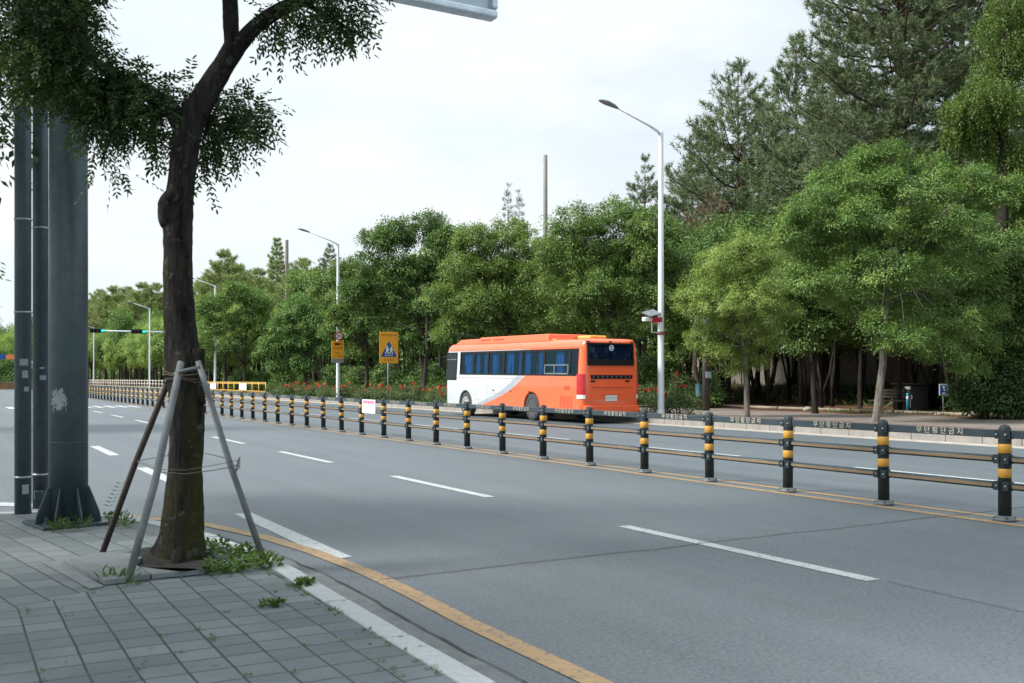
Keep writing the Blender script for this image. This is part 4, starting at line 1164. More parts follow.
br1 = limb(q, [(186, 140, 18, 0), (176, 116, 19, .05), (160, 100, 17, .1), (135, 86, 13, .2), (100, 66, 10, .3), (55, 45, 7, .4), (10, 30, 4, .5)], 12, seed=11)
br2 = limb(q, [(233, 54, 16, 0), (231, 28, 16, 0), (230, 0, 15.5, .1), (226, -60, 14, .2), (210, -140, 9, .2), (200, -230, 4, .3)], 12, seed=12)
br3 = limb(q, [(237, 48, 16, 0), (255, 27, 15.5, -.05), (280, 10, 14.5, -.1), (310, -4, 12.5, -.15), (350, -22, 10, -.2), (410, -60, 6, -.2), (470, -100, 3, -.2)], 12, seed=13)
limb(q, [(196, 108, 10, .1), (205, 118, 7, .3), (225, 128, 5, .4), (255, 140, 3, .5), (275, 150, 1.5, .5)], 8, seed=14)
limb(q, [(300, 0, 7, -.1), (325, 15, 5, -.1), (350, 30, 3, -.1), (370, 40, 1.5, -.1)], 8, seed=15)
limb(q, [(135, 86, 8, .2), (120, 110, 5, .25), (110, 140, 3, .3), (100, 165, 1.5, .3)], 8, seed=16)
limb(q, [(100, 66, 7, .3), (75, 30, 5, .2), (60, -30, 3, .1), (50, -90, 2, .1)], 8, seed=17)
limb(q, [(226, -60, 9, .2), (160, -120, 6, .4), (90, -160, 4, .6)], 8, seed=18)
limb(q, [(350, -22, 7, -.2), (330, -90, 5, -.5), (310, -160, 3, -.8)], 8, seed=19)
q.build('branches', M['bark'], near_trunk)

rng = np.random.default_rng(4)
def sprays(blobs, leaf_l=.049, leaf_w=.018, npair=5, droop=.55):
    """compound leaves hung inside ellipsoid blobs: (centre, radii, count)"""
    out = []
    for c, r, n in blobs:
        c = np.array(c); r = np.array(r)
        d = rng.normal(size=(n, 3)); d = nrm(d); rad = rng.random(n)[:, None] ** .45
        base = c + d * rad * r
        ax = d * .8 + rng.normal(size=(n, 3)) * .5; ax[:, 2] -= droop; ax = nrm(ax)
        L = rng.uniform(.13, .24, n)
        side = nrm(np.cross(ax, np.array([0, 0, 1.]) + rng.normal(size=(n, 3)) * .35)); up = nrm(np.cross(side, ax))
        for k in range(npair * 2 + 1):
            t = (k // 2 + 1) / (npair + .5); s = 0 if k == npair * 2 else (1 if k % 2 else -1)
            t = min(t, 1.)
            p = base + ax * (L * t)[:, None]; p[:, 2] -= (.05 * t * t)
            a = side * s * .85 + ax * (.55 if s else 1.) + rng.normal(size=(n, 3)) * .18; a[:, 2] -= .25
            nn = up + rng.normal(size=(n, 3)) * .3
            out.append(leaves(p, a, nn, rng.uniform(.8, 1.25, n) * leaf_l, rng.uniform(.85, 1.2, n) * leaf_w, 6))
    return np.concatenate(out)
def pb_(px, py, dz, rx, rz, ry, n):           # blob from a pixel
    v = T(px, py, dz); return ((v.x, v.y, v.z), (rx, ry, rz), n)
blobs = [pb_(40, 22, .3, .40, .42, .8, 330), pb_(62, 40, .25, .20, .34, .5, 120), pb_(15, 48, .4, .34, .30, .7, 180), pb_(55, 68, .3, .36, .18, .5, 150), pb_(45, -20, .2, .45, .2, .6, 160),
         pb_(88, 72, .25, .22, .2, .45, 150), pb_(112, 78, .25, .22, .16, .4, 130), pb_(140, 88, .2, .18, .12, .35, 80), pb_(95, 92, .25, .27, .15, .4, 150), pb_(128, 102, .2, .26, .15, .35, 140), pb_(30, 0, .1, .5, .3, .5, 200), pb_(70, 5, .1, .14, .35, .5, 120), pb_(160, 100, .12, .20, .13, .3, 70), pb_(188, 92, .2, .12, .07, .25, 26), pb_(165, 122, .12, .15, .12, .25, 45), pb_(105, 118, .3, .22, .13, .3, 90), pb_(140, 118, .2, .16, .1, .3, 36),
         pb_(100, 145, .3, .13, .11, .25, 28), pb_(158, 138, .1, .10, .09, .2, 20), pb_(112, 172, .3, .16, .025, .1, 9), pb_(6, 100, .5, .10, .2, .5, 34),
         pb_(222, 108, .35, .20, .12, .3, 110), pb_(248, 106, .4, .17, .11, .3, 80), pb_(218, 130, .35, .14, .14, .3, 66), pb_(252, 122, .4, .14, .08, .25, 40), pb_(232, 148, .35, .12, .08, .25, 26), pb_(206, 172, .25, .06, .08, .2, 10), pb_(205, 148, .25, .08, .12, .2, 26),
         pb_(298, 8, -.1, .18, .11, .3, 55), pb_(322, 6, -.1, .20, .16, .35, 100), pb_(342, 12, -.1, .13, .12, .3, 50), pb_(348, -6, -.15, .15, .14, .35, 60), pb_(282, 35, -.05, .12, .06, .2, 14), pb_(352, 30, -.1, .06, .05, .2, 10), pb_(275, 12, -.05, .1, .1, .2, 16)]
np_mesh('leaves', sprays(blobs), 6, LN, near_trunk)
# the rest of the crown, above the picture
cb = []
for i in range(120):
    a = rng.uniform(0, 6.283); r = rng.uniform(.3, 2.9) ** 1.0
    px_, pz_ = tb.x * 0 + r * math.cos(a), r * math.sin(a)
    z = rng.uniform(5.1, 8.0) - .12 * r
    wv_ = Vector((px_ - .1 + tb.x, pz_ - .2 + tb.y, z + SWZ)); zd_ = wv_.x * ST + wv_.y * CT
    if zd_ > .5 and HZ - (wv_.z - CH) * F / zd_ > -125 * 7.85 / zd_: continue
    cb.append(((px_ - .1, pz_ - .2, z), (.75, .75, .38), 40))
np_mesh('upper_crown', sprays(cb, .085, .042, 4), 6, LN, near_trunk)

# stakes, wire
st = thing('tree_stakes', 'three weathered timber stakes wired around the trunk of the pavement tree', 'tree support', (tb.x, tb.y, SWZ))
def stake(pts, rad, m):
    rad = [a * .66 for a in rad]; q = MB(); q.tube([P(a, b, c) - Vector((tb.x, tb.y, SWZ)) for a, b, c in pts], rad, 12, jit=.05, rnd=random.Random(len(pts))); return q.build('stake', m, st)
stake([(102, 554, 8.03), (135, 464, 7.98), (172, 372, 7.9)], [.038, .037, .036], M['wood_dark'])
stake([(127, 584, 6.88), (155, 482, 7.2), (181, 362, 7.56)], [.041, .040, .038], M['wood_stake'])
stake([(265, 563, 7.62), (232, 470, 7.62), (198, 361, 7.62)], [.037, .036, .034], M['wood_stake'])
q = MB(); q.tube([T(178, 372, -.36), T(200, 367, -.28)], .013, 8); q.tube([T(168, 378, 0), T(181, 370, -.3)], .011, 8); q.build('crossbar', M['wood_stake'], st)
q = MB()
for j in range(3):
    c0 = T(185, 381 - j * 4, 0); q.tube([c0 + Vector((.165 * math.cos(a) , .165 * math.sin(a), .02 * math.sin(a * 2 + j))) for a in [i * .2618 for i in range(25)]], .0045, 5)
q.build('binding', pm('coir_binding', (.10, .075, .055), .95), st)
q = MB()
wl = [T(136, 461, .13), T(160, 472, -.4), T(185, 474, -.62), T(215, 470, -.4), T(236, 466, -.2), T(225, 458, .1), T(200, 452, .3), T(165, 456, .3), T(136, 461, .13)]
q.tube(wl, .0032, 5); q.tube([p + Vector((0, 0, .012 + .008 * i)) for i, p in enumerate(wl[:5])], .0025, 5)
for k in range(4): q.tube([T(234 + k, 474 - k * 4, -.24), T(240, 466 - k * 3, -.3)], .005, 5)
q.build('wire', M['wire'], st)

# slabs round the tree, soil
def gpoly(pts, z): return [(G(a, b, z).x, G(a, b, z).y) for a, b in pts]
sl_ = thing('tree_grate', 'pale concrete slabs framing the soil at the foot of the staked tree', 'tree grate', (tb.x, tb.y, SWZ))
def slab(pts, z0, z1, name, m):
    q = MB(); pl2 = [(x - tb.x, y - tb.y) for x, y in gpoly(pts, z1)]
    ar = sum(a[0] * b[1] - b[0] * a[1] for a, b in zip(pl2, pl2[1:] + pl2[:1]))
    if ar < 0: pl2 = pl2[::-1]
    q.prism(pl2, z0 - SWZ, z1 - SWZ); return q.build(name, m, sl_, bevel=.006)
slab([(64, 560), (105, 579.5), (150, 574), (133, 562), (150, 553), (98, 552)], SWZ + .004, SWZ + .045, 'slab', M['slab'])
slab([(151.5, 574), (205, 569), (214, 561), (207, 566), (180, 571.5), (140, 566.5)], SWZ + .004, SWZ + .042, 'slab', M['slab'])
slab([(42, 561.5), (60, 560.5), (104, 585.5), (90, 588.5)], SWZ + .002, SWZ + .012, 'frame_strip', M['slab'])
slab([(64, 560.5), (105, 583), (205, 571), (215, 556), (150, 549)], SWZ + .001, SWZ + .006, 'pit', M['soil'])
q = MB(); n_ = 20; rnd = random.Random(4)
c0 = G(172, 560, SWZ) - Vector((tb.x, tb.y, SWZ))
vs = [(c0.x, c0.y + .15, .065)]
for j, (rr, h) in enumerate(((.2, .06), (.30, .045), (.38, .006))):
    for k in range(n_):
        a = 6.283 * k / n_; vs.append((c0.x + rr * math.cos(a) * rnd.uniform(.9, 1.1), c0.y + .15 + rr * math.sin(a) * rnd.uniform(.75, .95), h + rnd.uniform(-.012, .012)))
fs = [(0, 1 + k, 1 + (k + 1) % n_) for k in range(n_)] + [(1 + j * n_ + k, 1 + (j + 1) * n_ + k, 1 + (j + 1) * n_ + (k + 1) % n_, 1 + j * n_ + (k + 1) % n_) for j in range(2) for k in range(n_)]
q.add(vs, fs, smooth=True); q.build('soil', M['soil'], sl_)

# weeds
def weed_leaves(spots, h, n_each, L, W, flat=.5):
    out = []
    for (x, y, z, r) in spots:
        n = n_each; a = rng.uniform(0, 6.283, n); rr = r * rng.random(n) ** .5
        base = np.stack([x + rr * np.cos(a), y + rr * np.sin(a), np.full(n, z)], 1)
        base[:, 2] += rng.random(n) * h * (1 - (rr / (r + 1e-6)) * .6)
        ax = np.stack([np.cos(a + rng.normal(0, .8, n)), np.sin(a + rng.normal(0, .8, n)), rng.uniform(-.1, 1., n) * (1 - flat) * 2], 1)
        nn = rng.normal(size=(n, 3)) * .5 + np.array([0, 0, 1.])
        out.append(leaves(base, ax, nn, rng.uniform(.7, 1.3, n) * L, rng.uniform(.7, 1.2, n) * W, 6))
    return np.concatenate(out)
def wspot(px, py, r): v = G(px, py, SWZ); return (v.x, v.y, SWZ, r)
def weed(name, lab, spots, h, n, L, W, flat=.5, grp=None):
    o = np_mesh(name, weed_leaves(spots, h, n, L, W, flat), 6, LW); return tag(o, lab, 'weed', grp)
weed('weed_clump', 'large leafy green weed clump between the tree trunk and the right stake', [wspot(222, 573, .14), wspot(238, 570, .16), wspot(255, 567, .15), wspot(270, 566, .09), wspot(214, 573, .08), wspot(226, 556, .13), wspot(215, 550, .10), wspot(240, 560, .12), wspot(250, 556, .10)], .13, 95, .05, .022)
weed('weed_tuft', 'small green weed tuft alone on the pavers near the pale kerb stone', [wspot(306, 585, .05), wspot(303, 586, .04)], .06, 34, .05, .026)
weed('weed_tuft', 'low weed tuft in the paver joint in front of the leafy clump', [wspot(268, 607, .045), wspot(278, 606, .03)], .05, 30, .045, .022)
weed('weed_tuft', 'grassy tuft growing at the front of the steel pole base plate', [wspot(78, 529, .10), wspot(60, 532, .06)], .13, 60, .09, .012, .2)
weed('weed_tuft', 'grassy tuft between the steel pole base and the dark stake', [wspot(124, 527, .10), wspot(118, 524, .08)], .12, 60, .08, .014, .2)
weed('weed_tuft', 'straggly weeds by the foot of the front grey stake', [wspot(116, 581, .08), wspot(105, 582, .06), wspot(132, 583, .07)], .10, 34, .06, .014, .3)
fern = weed_leaves([wspot(106, 517, .05)], .05, 16, .06, .03)
vb = G(104, 517, SWZ)
stem = np.array([[vb.x + .15 * t + .0, vb.y - .04 * t, SWZ + .30 * t + .02] for t in np.linspace(.3, 1.05, 7)]); nst = len(stem)
ax = np.tile(np.array([[.8, -.45, .3], [-.8, .45, .3]]), (nst, 1))[:2 * nst]; st2 = np.repeat(stem, 2, 0)
lf = leaves(st2, ax, np.tile([0, -.3, 1.], (2 * nst, 1)), np.full(2 * nst, .06), np.full(2 * nst, .026), 6)
tag(np_mesh('weed_tuft', np.concatenate([fern, lf]), 6, LW), 'single tall weed sprig leaning over the kerb right of the thick steel pole', 'weed')
jo = []
for k in range(90):
    x = .20 + .21 * random.randint(-2, 9) + random.uniform(-.02, .02); y = random.uniform(4.3, 7.4)
    if x > 2.0 or random.random() < .35: x = 2.04 + random.uniform(-.02, .03)
    jo.append((x, y, SWZ, .018))
struct(np_mesh('joint_grass', weed_leaves(jo, .012, 10, .019, .006), 6, LW), 'stuff')
lit = rng.uniform([-.8, 4.2, SWZ + .004], [2.2, 11.5, SWZ + .012], (150, 3))
struct(np_mesh('leaf_litter', leaves(lit, rng.normal(size=(150, 3)) * [1, 1, .1], np.tile([0, 0, 1.], (150, 1)) + rng.normal(size=(150, 3)) * .2, rng.uniform(.02, .045, 150), rng.uniform(.01, .02, 150), 4), 4, pm('dry_leaves', (.22, .16, .09), .9)), 'stuff')

# ------------------------------------------------------------------ tree builders
def lobes_for(r, n, w, zc, hz):
    out = []
    for i in range(n):
        d = r.normal(size=3); d /= np.linalg.norm(d); f = r.uniform(.35, .72)
        s = r.uniform(.34, .50)
        out.append((d[0] * w * f, d[1] * w * f, zc + d[2] * hz * f * 1.05, w * s, w * s, hz * s * .9))
    return out
def crown_leaves(r, lobes, n_leaf, L, W, per=64, flat=.42, cs=(.26, .5), up=.75, droop=.35):
    nc = max(1, n_leaf // per); vol = np.array([l[3] * l[5] for l in lobes]); vol = vol / vol.sum()
    li = r.choice(len(lobes), nc, p=vol); lb = np.array(lobes)[li]
    d = nrm(r.normal(size=(nc, 3))); d[:, 2] = np.where(d[:, 2] < -.2, d[:, 2] * .6, d[:, 2]); d = nrm(d)
    rad = (r.random(nc) ** .28)[:, None]
    cc_ = lb[:, :3] + d * rad * lb[:, 3:6]
    cr = r.uniform(cs[0], cs[1], nc)
    ci = np.repeat(np.arange(nc), per); n = len(ci)
    off = r.normal(size=(n, 3)) * .5; off[:, 2] *= flat
    off[:, 2] -= .28 * (off[:, 0] ** 2 + off[:, 1] ** 2)
    p = cc_[ci] + off * cr[ci][:, None]
    ax = off * 1.0 + r.normal(size=(n, 3)) * .6 + d[ci] * .4; ax[:, 2] -= droop
    nn = d[ci] * .5 + r.normal(size=(n, 3)) * .42; nn[:, 2] += up * 1.25
    return leaves(p, ax, nn, L * r.uniform(.7, 1.3, n), W * r.uniform(.7, 1.25, n), 4)
def limb_tube(mb, a, b, r0, r1, r, n=7, sag=.12):
    a = np.array(a); b = np.array(b); L_ = np.linalg.norm(b - a); m = []
    k1 = r.normal(size=3) * sag * L_ * .5
    for t in np.linspace(0, 1, 6):
        m.append(Vector(a * (1 - t) + b * t + k1 * math.sin(t * math.pi) + np.array([0, 0, .10 * L_ * math.sin(t * math.pi)])))
    mb.tube(m, [r0 + (r1 - r0) * t for t in np.linspace(0, 1, 6)], n)
def broadleaf(name, label, seed, H_, W_, bot, n_leaf, L, Wd, mleaf, mbark, tr=.16, lean=(0, 0), nl=12, lobes=None, multi=1, group=None, cs=(.26, .5), flat=.64, cat='tree', droop=.35, per=64, lead=.55):
    r = np.random.default_rng(seed)
    t = thing(name, label, cat, group=group)
    zc, hz = (H_ + bot) / 2, (H_ - bot) / 2
    lb = lobes or [(x + lean[0], y + lean[1], z, a, b, c) for x, y, z, a, b, c in lobes_for(r, nl, W_ / 2, zc, hz)]
    q = MB()
    fork = bot + lead * hz
    for m_ in range(multi):
        o = np.array([r.normal() * .2, r.normal() * .2, 0]) * (multi > 1)
        top = np.array([lean[0] * .6, lean[1] * .6, fork]) + np.array([r.normal() * .5, r.normal() * .5, 0]) * (multi > 1)
        pts = [Vector(o + [0, 0, -.15]), Vector(o * 1. + [0, 0, .12])] + [Vector(o * (1 - s) + top * s + np.array([math.sin(s * 3 + seed) * .06, math.cos(s * 4 + seed) * .06, 0])) for s in (.3, .6, 1.)]
        q.tube(pts, [tr * 1.45, tr * 1.05, tr * .92, tr * .82, tr * .7], 10, jit=.05, rnd=random.Random(seed))
        for i, l in enumerate(lb):
            if i % multi != m_: continue
            s0 = r.uniform(.55, 1.); a = top * s0 + o * (1 - s0)
            limb_tube(q, a, (l[0], l[1], l[2] + l[5] * .2), tr * .40, tr * .07, r)
    tk = q.build('trunk', mbark, t)
    np_mesh('crown', crown_leaves(r, lb, n_leaf, L, Wd, per=per, cs=cs, flat=flat, droop=droop), 4, mleaf, t)
    return t
def needles(r, cen, axis, n_per, L, W):
    """bottle-brush tufts"""
    n = len(cen); ci = np.repeat(np.arange(n), n_per); m = len(ci)
    p = cen[ci] + axis[ci] * (r.random(m) * L * .9)[:, None]
    d = nrm(r.normal(size=(m, 3))); d = nrm(d * .9 + axis[ci] * .75)
    s = nrm(np.cross(d, r.normal(size=(m, 3)))) * (W * .5)
    ln = (L * r.uniform(.7, 1.15, m))[:, None]
    return np.stack([p - s, p + s, p + d * ln], 1)
def pine(name, label, seed, H_, W_, bot, mleaf, tr=.2, dens=1., group=None, shape=1.0, lean=(0, 0), tuft=.27, nw=None, open_=.0, npt=15, thick=.034):
    r = np.random.default_rng(seed)
    t = thing(name, label, 'tree', group=group)
    q = MB()
    tp = lambda z: np.array([lean[0] * (z / H_) ** 1.5, lean[1] * (z / H_) ** 1.5, z])
    zs_ = np.linspace(-.2, H_, 9); q.tube([Vector(tp(max(z, 0))) + Vector((0, 0, min(z, 0))) for z in zs_], [tr * (1.25 if z < 0 else 1) * (1 - .93 * max(z, 0) / H_) + .01 for z in zs_], 9, jit=.05, rnd=random.Random(seed))
    C, A = [], []
    nwh = nw or int((H_ - bot) / .62)
    for i in range(nwh):
        f = i / max(1, nwh - 1); z = bot + (H_ - bot) * f
        prof = (1 - f) ** .75 * shape + (1 - shape) * math.sin(math.pi * min(1, f * .75 + .22)) 
        if f < .18: prof *= .65 + f * 1.9
        reach = W_ / 2 * max(.08, prof)
        nb = int(r.integers(4, 7))
        a0 = r.uniform(0, 6.28)
        for b in range(nb):
            if r.random() < open_: continue
            a = a0 + b * 6.283 / nb + r.normal() * .25; ln = reach * r.uniform(.6, 1.12)
            rise = .28 + .35 * f
            e = np.array([math.cos(a), math.sin(a), 0]); s = tp(z)
            bend = lambda t_: s + e * ln * t_ + np.array([0, 0, ln * (rise * t_ * t_ - .12 * t_)])
            q.tube([Vector(bend(t_)) for t_ in (0, .35, .7, 1.)], [max(.012, .035 * ln / 2.5 * (1.4 - t_)) for t_ in (0, .35, .7, 1.)], 5, caps=False)
            nt_ = max(4, int(ln * 11 * dens))
            tt = r.uniform(.22, 1.0, nt_) ** .7
            for t_ in tt:
                sd = np.array([-e[1], e[0], 0]) * r.normal() * ln * .24 * (1.15 - t_ * .5)
                pt = bend(t_) + sd + np.array([0, 0, r.normal() * .10 + .06])
                C.append(pt); ax = e * .5 + nrm(sd + 1e-6) * .5 + np.array([0, 0, .55 + r.random() * .5]); A.append(ax)
    C.append(tp(H_)); A.append(np.array([0, 0, 1.]))
    q.build('trunk', M['bark_pine'], t)
    C = np.array(C); A = nrm(np.array(A))
    np_mesh('crown', needles(r, C, A, npt, tuft, thick), 3, mleaf, t)
    return t
def place(t, px, X, s=1., rz=None, z=None, sz=None, Y=None):
    y = onX(px, X)[0] if Y is None else Y
    if z is None: z = .21 if X < 36 else np.interp(X, xs, zs)
    t.location = (X, y, z); t.rotation_euler = (0, 0, random.uniform(0, 6.28) if rz is None else rz)
    t.scale = (s, s, sz or s); return t
def Wm(px0, px1, X, px): return (px1 - px0) * onX(px, X)[1] / F
def Hm(py, X, px, z0=.21): return zz(py, onX(px, X)[1]) - z0

# --- street trees nearest the far kerb, one by one
CLR = np.array([CT, -ST])                       # "to the right in the picture", as a world direction
def lob(px, X, items):
    """lobes given as (px, py, radius m, flatten) in the plane facing the camera through the tree, spread in depth"""
    Y, Z = onX(px, X); out = []
    for a, b, rr, fl, dz in items:
        v = P(a, b, Z + dz); out.append((v.x - X, v.y - Y, v.z - .21, rr, rr, rr * fl))
    return out
X1 = 25.1
la = lob(876, X1, [(845, 185, 1.15, .6, 0), (880, 170, 1.1, .6, .6), (915, 188, 1.3, .6, -.4), (955, 180, 1.0, .6, .3), (985, 195, .85, .6, 0), (820, 205, 1.0, .6, -.5), (860, 220, 1.4, .6, -.6), (905, 235, 1.5, .6, .6), (950, 225, 1.3, .6, -.5),
                   (800, 235, .9, .6, .3), (830, 255, 1.2, .55, .8), (880, 270, 1.3, .55, -1.), (930, 275, 1.3, .55, 0), (975, 265, .9, .55, .6), (810, 280, .9, .55, -.5), (850, 300, 1.1, .5, .3), (905, 310, 1.0, .5, .8), (945, 320, 1.0, .5, -.7), (975, 340, .7, .5, 0), (985, 310, .7, .5, .3), (860, 160, .55, .7, .3), (888, 152, .5, .8, 0), (936, 166, .6, .7, .2), (974, 172, .5, .7, 0), (905, 338, .8, .5, -1.2), (942, 350, .7, .5, -.8), (968, 365, .5, .6, -.4), (787, 222, .5, .7, 0), (1003, 182, .5, .6, 0), (880, 322, .7, .5, -1.)])
tA1 = broadleaf('scholar_tree', 'broad green tree with a leaning speckled trunk near the kerb, second from the right edge', 21, 8, 7, 3.9, 150000, .092, .038, L1, M['bark_pale'], .12, lean=(.75, -.45), lobes=la, cs=(.16, .36), per=150, lead=1.0)
place(tA1, 876, X1, rz=0)
X2 = 24.6
la = lob(747, X2, [(725, 262, 1.05, .75, 0), (755, 258, 1.0, .75, .5), (700, 290, .85, .75, -.3), (735, 295, 1.15, .7, .3), (768, 288, 1.0, .7, -.4), (785, 310, .6, .7, 0), (715, 320, .8, .6, .4), (690, 310, .5, .6, 0), (750, 328, .9, .6, -.3), (740, 350, .55, .6, .2), (770, 340, .6, .6, .3), (735, 364, .45, .7, 0), (757, 362, .4, .7, .3), (703, 338, .6, .7, .2), (717, 352, .5, .7, -.3), (745, 243, .6, .8, 0), (690, 302, .5, .8, .2), (720, 305, 1.0, .8, -.8), (755, 300, .9, .8, -.9)])
tA2 = broadleaf('scholar_tree', 'young yellow green tree with a slim straight grey trunk right of the white lamp', 22, 6.5, 5, 2.0, 80000, .080, .033, L2, M['bark_pale'], .10, lobes=la, cs=(.14, .30), droop=.5, per=130)
place(tA2, 747, X2, rz=0)
X3_ = 26.5
la = lob(610, X3_, [(575, 225, 1.3, .7, 0), (615, 215, 1.2, .7, .5), (650, 225, 1.1, .7, -.4), (560, 255, 1.3, .65, -.4), (600, 250, 1.5, .65, .5), (640, 255, 1.4, .65, 0), (670, 260, .9, .6, .4), (555, 285, 1.1, .6, .5), (590, 290, 1.3, .6, -.6), (630, 290, 1.3, .6, .3), (665, 295, 1.0, .6, -.3), (570, 315, .9, .6, .3), (615, 318, 1.0, .6, .5), (650, 325, .9, .6, -.3), (600, 335, .6, .5, 0)])
tA3 = broadleaf('scholar_tree', 'big rounded deep green tree directly behind the rear half of the bus', 23, 9, 7.5, 2.6, 90000, .12, .054, L1, M['bark_far'], .16, lobes=la, cs=(.22, .46), per=130)
place(tA3, 610, X3_, rz=0)
X4 = 26.0
la = lob(505, X4, [(475, 240, 1.2, .7, 0), (510, 232, 1.1, .7, .5), (535, 245, 1.0, .7, -.4), (460, 268, 1.2, .65, -.4), (495, 265, 1.5, .65, .5), (530, 275, 1.2, .65, 0), (445, 295, 1.1, .6, .4), (480, 300, 1.3, .6, -.5), (520, 305, 1.3, .6, .5), (455, 322, .9, .6, .3), (500, 328, 1., .6, .3), (540, 325, .8, .6, -.3), (440, 335, .6, .6, 0)])
tA4 = broadleaf('scholar_tree', 'soft light green tree rising above the front half of the bus', 24, 9, 7, 2.4, 80000, .13, .06, leaf_mat('leaf_soft', (.090, .160, .040), (.230, .345, .090), (.37, .44, .12), .3), M['bark_far'], .15, lobes=la, cs=(.24, .48), per=130)
place(tA4, 505, X4, rz=0)
X5 = 25.8
la = lob(425, X5, [(400, 232, 1.3, .8, 0), (430, 225, 1.1, .8, .6), (380, 240, 1.1, .8, -.4), (450, 240, 1.1, .75, -.4), (370, 265, 1.2, .7, .5), (405, 268, 1.5, .7, -.5), (440, 270, 1.4, .7, .4), (360, 290, 1.1, .7, 0), (395, 300, 1.5, .6, .6), (435, 305, 1.3, .6, -.5), (370, 318, 1.0, .6, .4), (410, 330, 1.1, .6, 0), (445, 335, .9, .6, .5), (425, 345, .7, .6, 0)])
tA5 = broadleaf('scholar_tree', 'tall deep green tree with a pale forked trunk just left of the bus front', 25, 11, 7, 3.0, 66000, .17, .078, L4, M['bark_far'], .15, lobes=la, cs=(.26, .52), multi=2, per=110)
place(tA5, 423, X5, rz=0)
la = lob(362, 26.0, [(345, 270, 1.2, .7, 0), (362, 285, 1.4, .7, .5), (340, 300, 1.2, .7, -.4), (375, 305, 1.3, .65, .4), (350, 325, 1.4, .6, 0), (380, 335, 1.0, .6, -.4), (330, 330, 1.0, .6, .5), (355, 350, .9, .6, 0), (339, 311, .75, .8, -8.), (333, 323, .6, .7, -8.), (344, 318, .6, .7, -8.)])
tA6 = broadleaf('scholar_tree', 'green tree with a dark trunk standing between the two orange signs', 26, 9, 6, 2.6, 42000, .17, .078, L1, M['bark_far'], .17, lobes=la, cs=(.26, .52), per=110)
place(tA6, 366, 26.0, rz=0)
la = lob(305, 25.6, [(300, 308, 1.3, .8, 0), (285, 325, 1.2, .75, .4), (318, 322, 1.2, .75, -.4), (300, 340, 1.4, .7, .4), (272, 345, 1.1, .7, 0), (325, 348, 1.2, .65, .4), (300, 362, 1.1, .6, 0), (330, 370, .8, .6, -.3), (280, 365, .9, .6, .3)])
tA7 = broadleaf('scholar_tree', 'low rounded bright green tree between the yellow barrier and the speed sign', 27, 8, 6.5, 2.0, 42000, .19, .085, leaf_mat('leaf_bright', (.060, .125, .034), (.175, .290, .078), (.29, .37, .10), .28), M['bark_far'], .16, lobes=la, cs=(.28, .54), per=100)
place(tA7, 305, 25.6, rz=0)
la = lob(250, 26.2, [(240, 290, 1.4, .8, 0), (262, 298, 1.3, .75, .5), (222, 302, 1.3, .75, -.4), (245, 318, 1.6, .7, .4), (215, 328, 1.4, .7, 0), (268, 325, 1.3, .65, .4), (240, 345, 1.5, .6, 0), (265, 352, 1.0, .6, -.3), (215, 352, 1.1, .6, .3), (212, 303, 1.2, .7, -6), (219, 325, 1.2, .7, -6), (208, 345, 1.1, .6, -6)])
tA8 = broadleaf('scholar_tree', 'mid green tree directly above the yellow barrier right of the near trunk', 28, 10, 8, 2.4, 42000, .21, .095, L1, M['bark_far'], .18, lobes=la, cs=(.32, .6), per=100)
place(tA8, 245, 26.2, rz=0)

X9 = 30.5
la = lob(985, X9, [(960, 255, 1.0, .7, 0), (990, 262, 1.1, .7, .5), (1015, 250, 1.0, .7, -.4), (940, 285, .9, .65, .4), (972, 295, 1.2, .65, -.5), (1008, 298, 1.1, .65, .3), (1035, 290, 1.0, .6, 0), (935, 320, .9, .6, .3), (965, 330, 1.1, .55, -.3), (1000, 335, 1.1, .55, .5), (1030, 335, 1.0, .55, -.4), (915, 335, .7, .5, 0), (985, 355, .8, .5, .3), (1020, 360, .9, .5, 0)])
tA9 = broadleaf('maple_tree', 'dark leafy low crowned tree filling the space above the large bush at the right', 29, 8, 6, 2.2, 60000, .12, .06, L4, M['bark_shade'], .13, lobes=la, cs=(.24, .42)); place(tA9, 985, X9, rz=0)
X10 = 29.5
la = lob(815, X10, [(800, 262, .9, .7, 0), (825, 268, 1.0, .7, .5), (785, 285, .9, .65, -.4), (812, 295, 1.1, .6, .4), (840, 298, 1.0, .6, -.3), (792, 318, .9, .55, .3), (820, 325, 1.0, .55, 0), (850, 325, .9, .5, .4), (805, 342, .7, .5, 0), (868, 338, .6, .5, .3)])
tA10 = broadleaf('maple_tree', 'dark leafy tree standing in shade between the yellow green tree and the leaning tree', 30, 8, 6, 2.2, 40000, .12, .06, L4, M['bark_shade'], .12, lobes=la, cs=(.24, .42)); place(tA10, 815, X10, rz=0)
# --- generic kinds, copied
far_grp = 'broadleaf trees of the far roadside row'
V1 = broadleaf('roadside_tree', 'green broadleaf tree in the distant roadside row left of the near trunk', 31, 9.5, 7, 2.2, 26000, .22, .10, L2, M['bark_far'], .17, cs=(.4, .66), group=far_grp)
V2 = broadleaf('roadside_tree', 'green broadleaf tree in the distant roadside row left of the near trunk', 32, 10, 6.4, 2.4, 26000, .22, .10, L1, M['bark_far'], .16, cs=(.4, .66), group=far_grp)
rowA = [(V1, 25.5, 118), (V2, 26.5, 128), (V1, 25.2, 137), (V2, 25.8, 147), (V1, 26.5, 156), (V2, 25.2, 166), (V1, 26, 176), (V2, 25.5, 188), (V1, 26, 200), (V2, 25, 212), (V1, 25, 225), (V2, 25.5, 240)]
used = set()
def put(proto, X, Y, s, label=None, group=None, z=None, sz=None):
    o = proto if proto.name not in used else copy_tree(proto)
    used.add(proto.name)
    if label: o['label'] = label
    if group: o['group'] = group
    place(o, 0, X, s, z=z, Y=Y, sz=sz); return o
for t_, X, Y in rowA: put(t_, X, Y, random.uniform(1.0, 1.3))
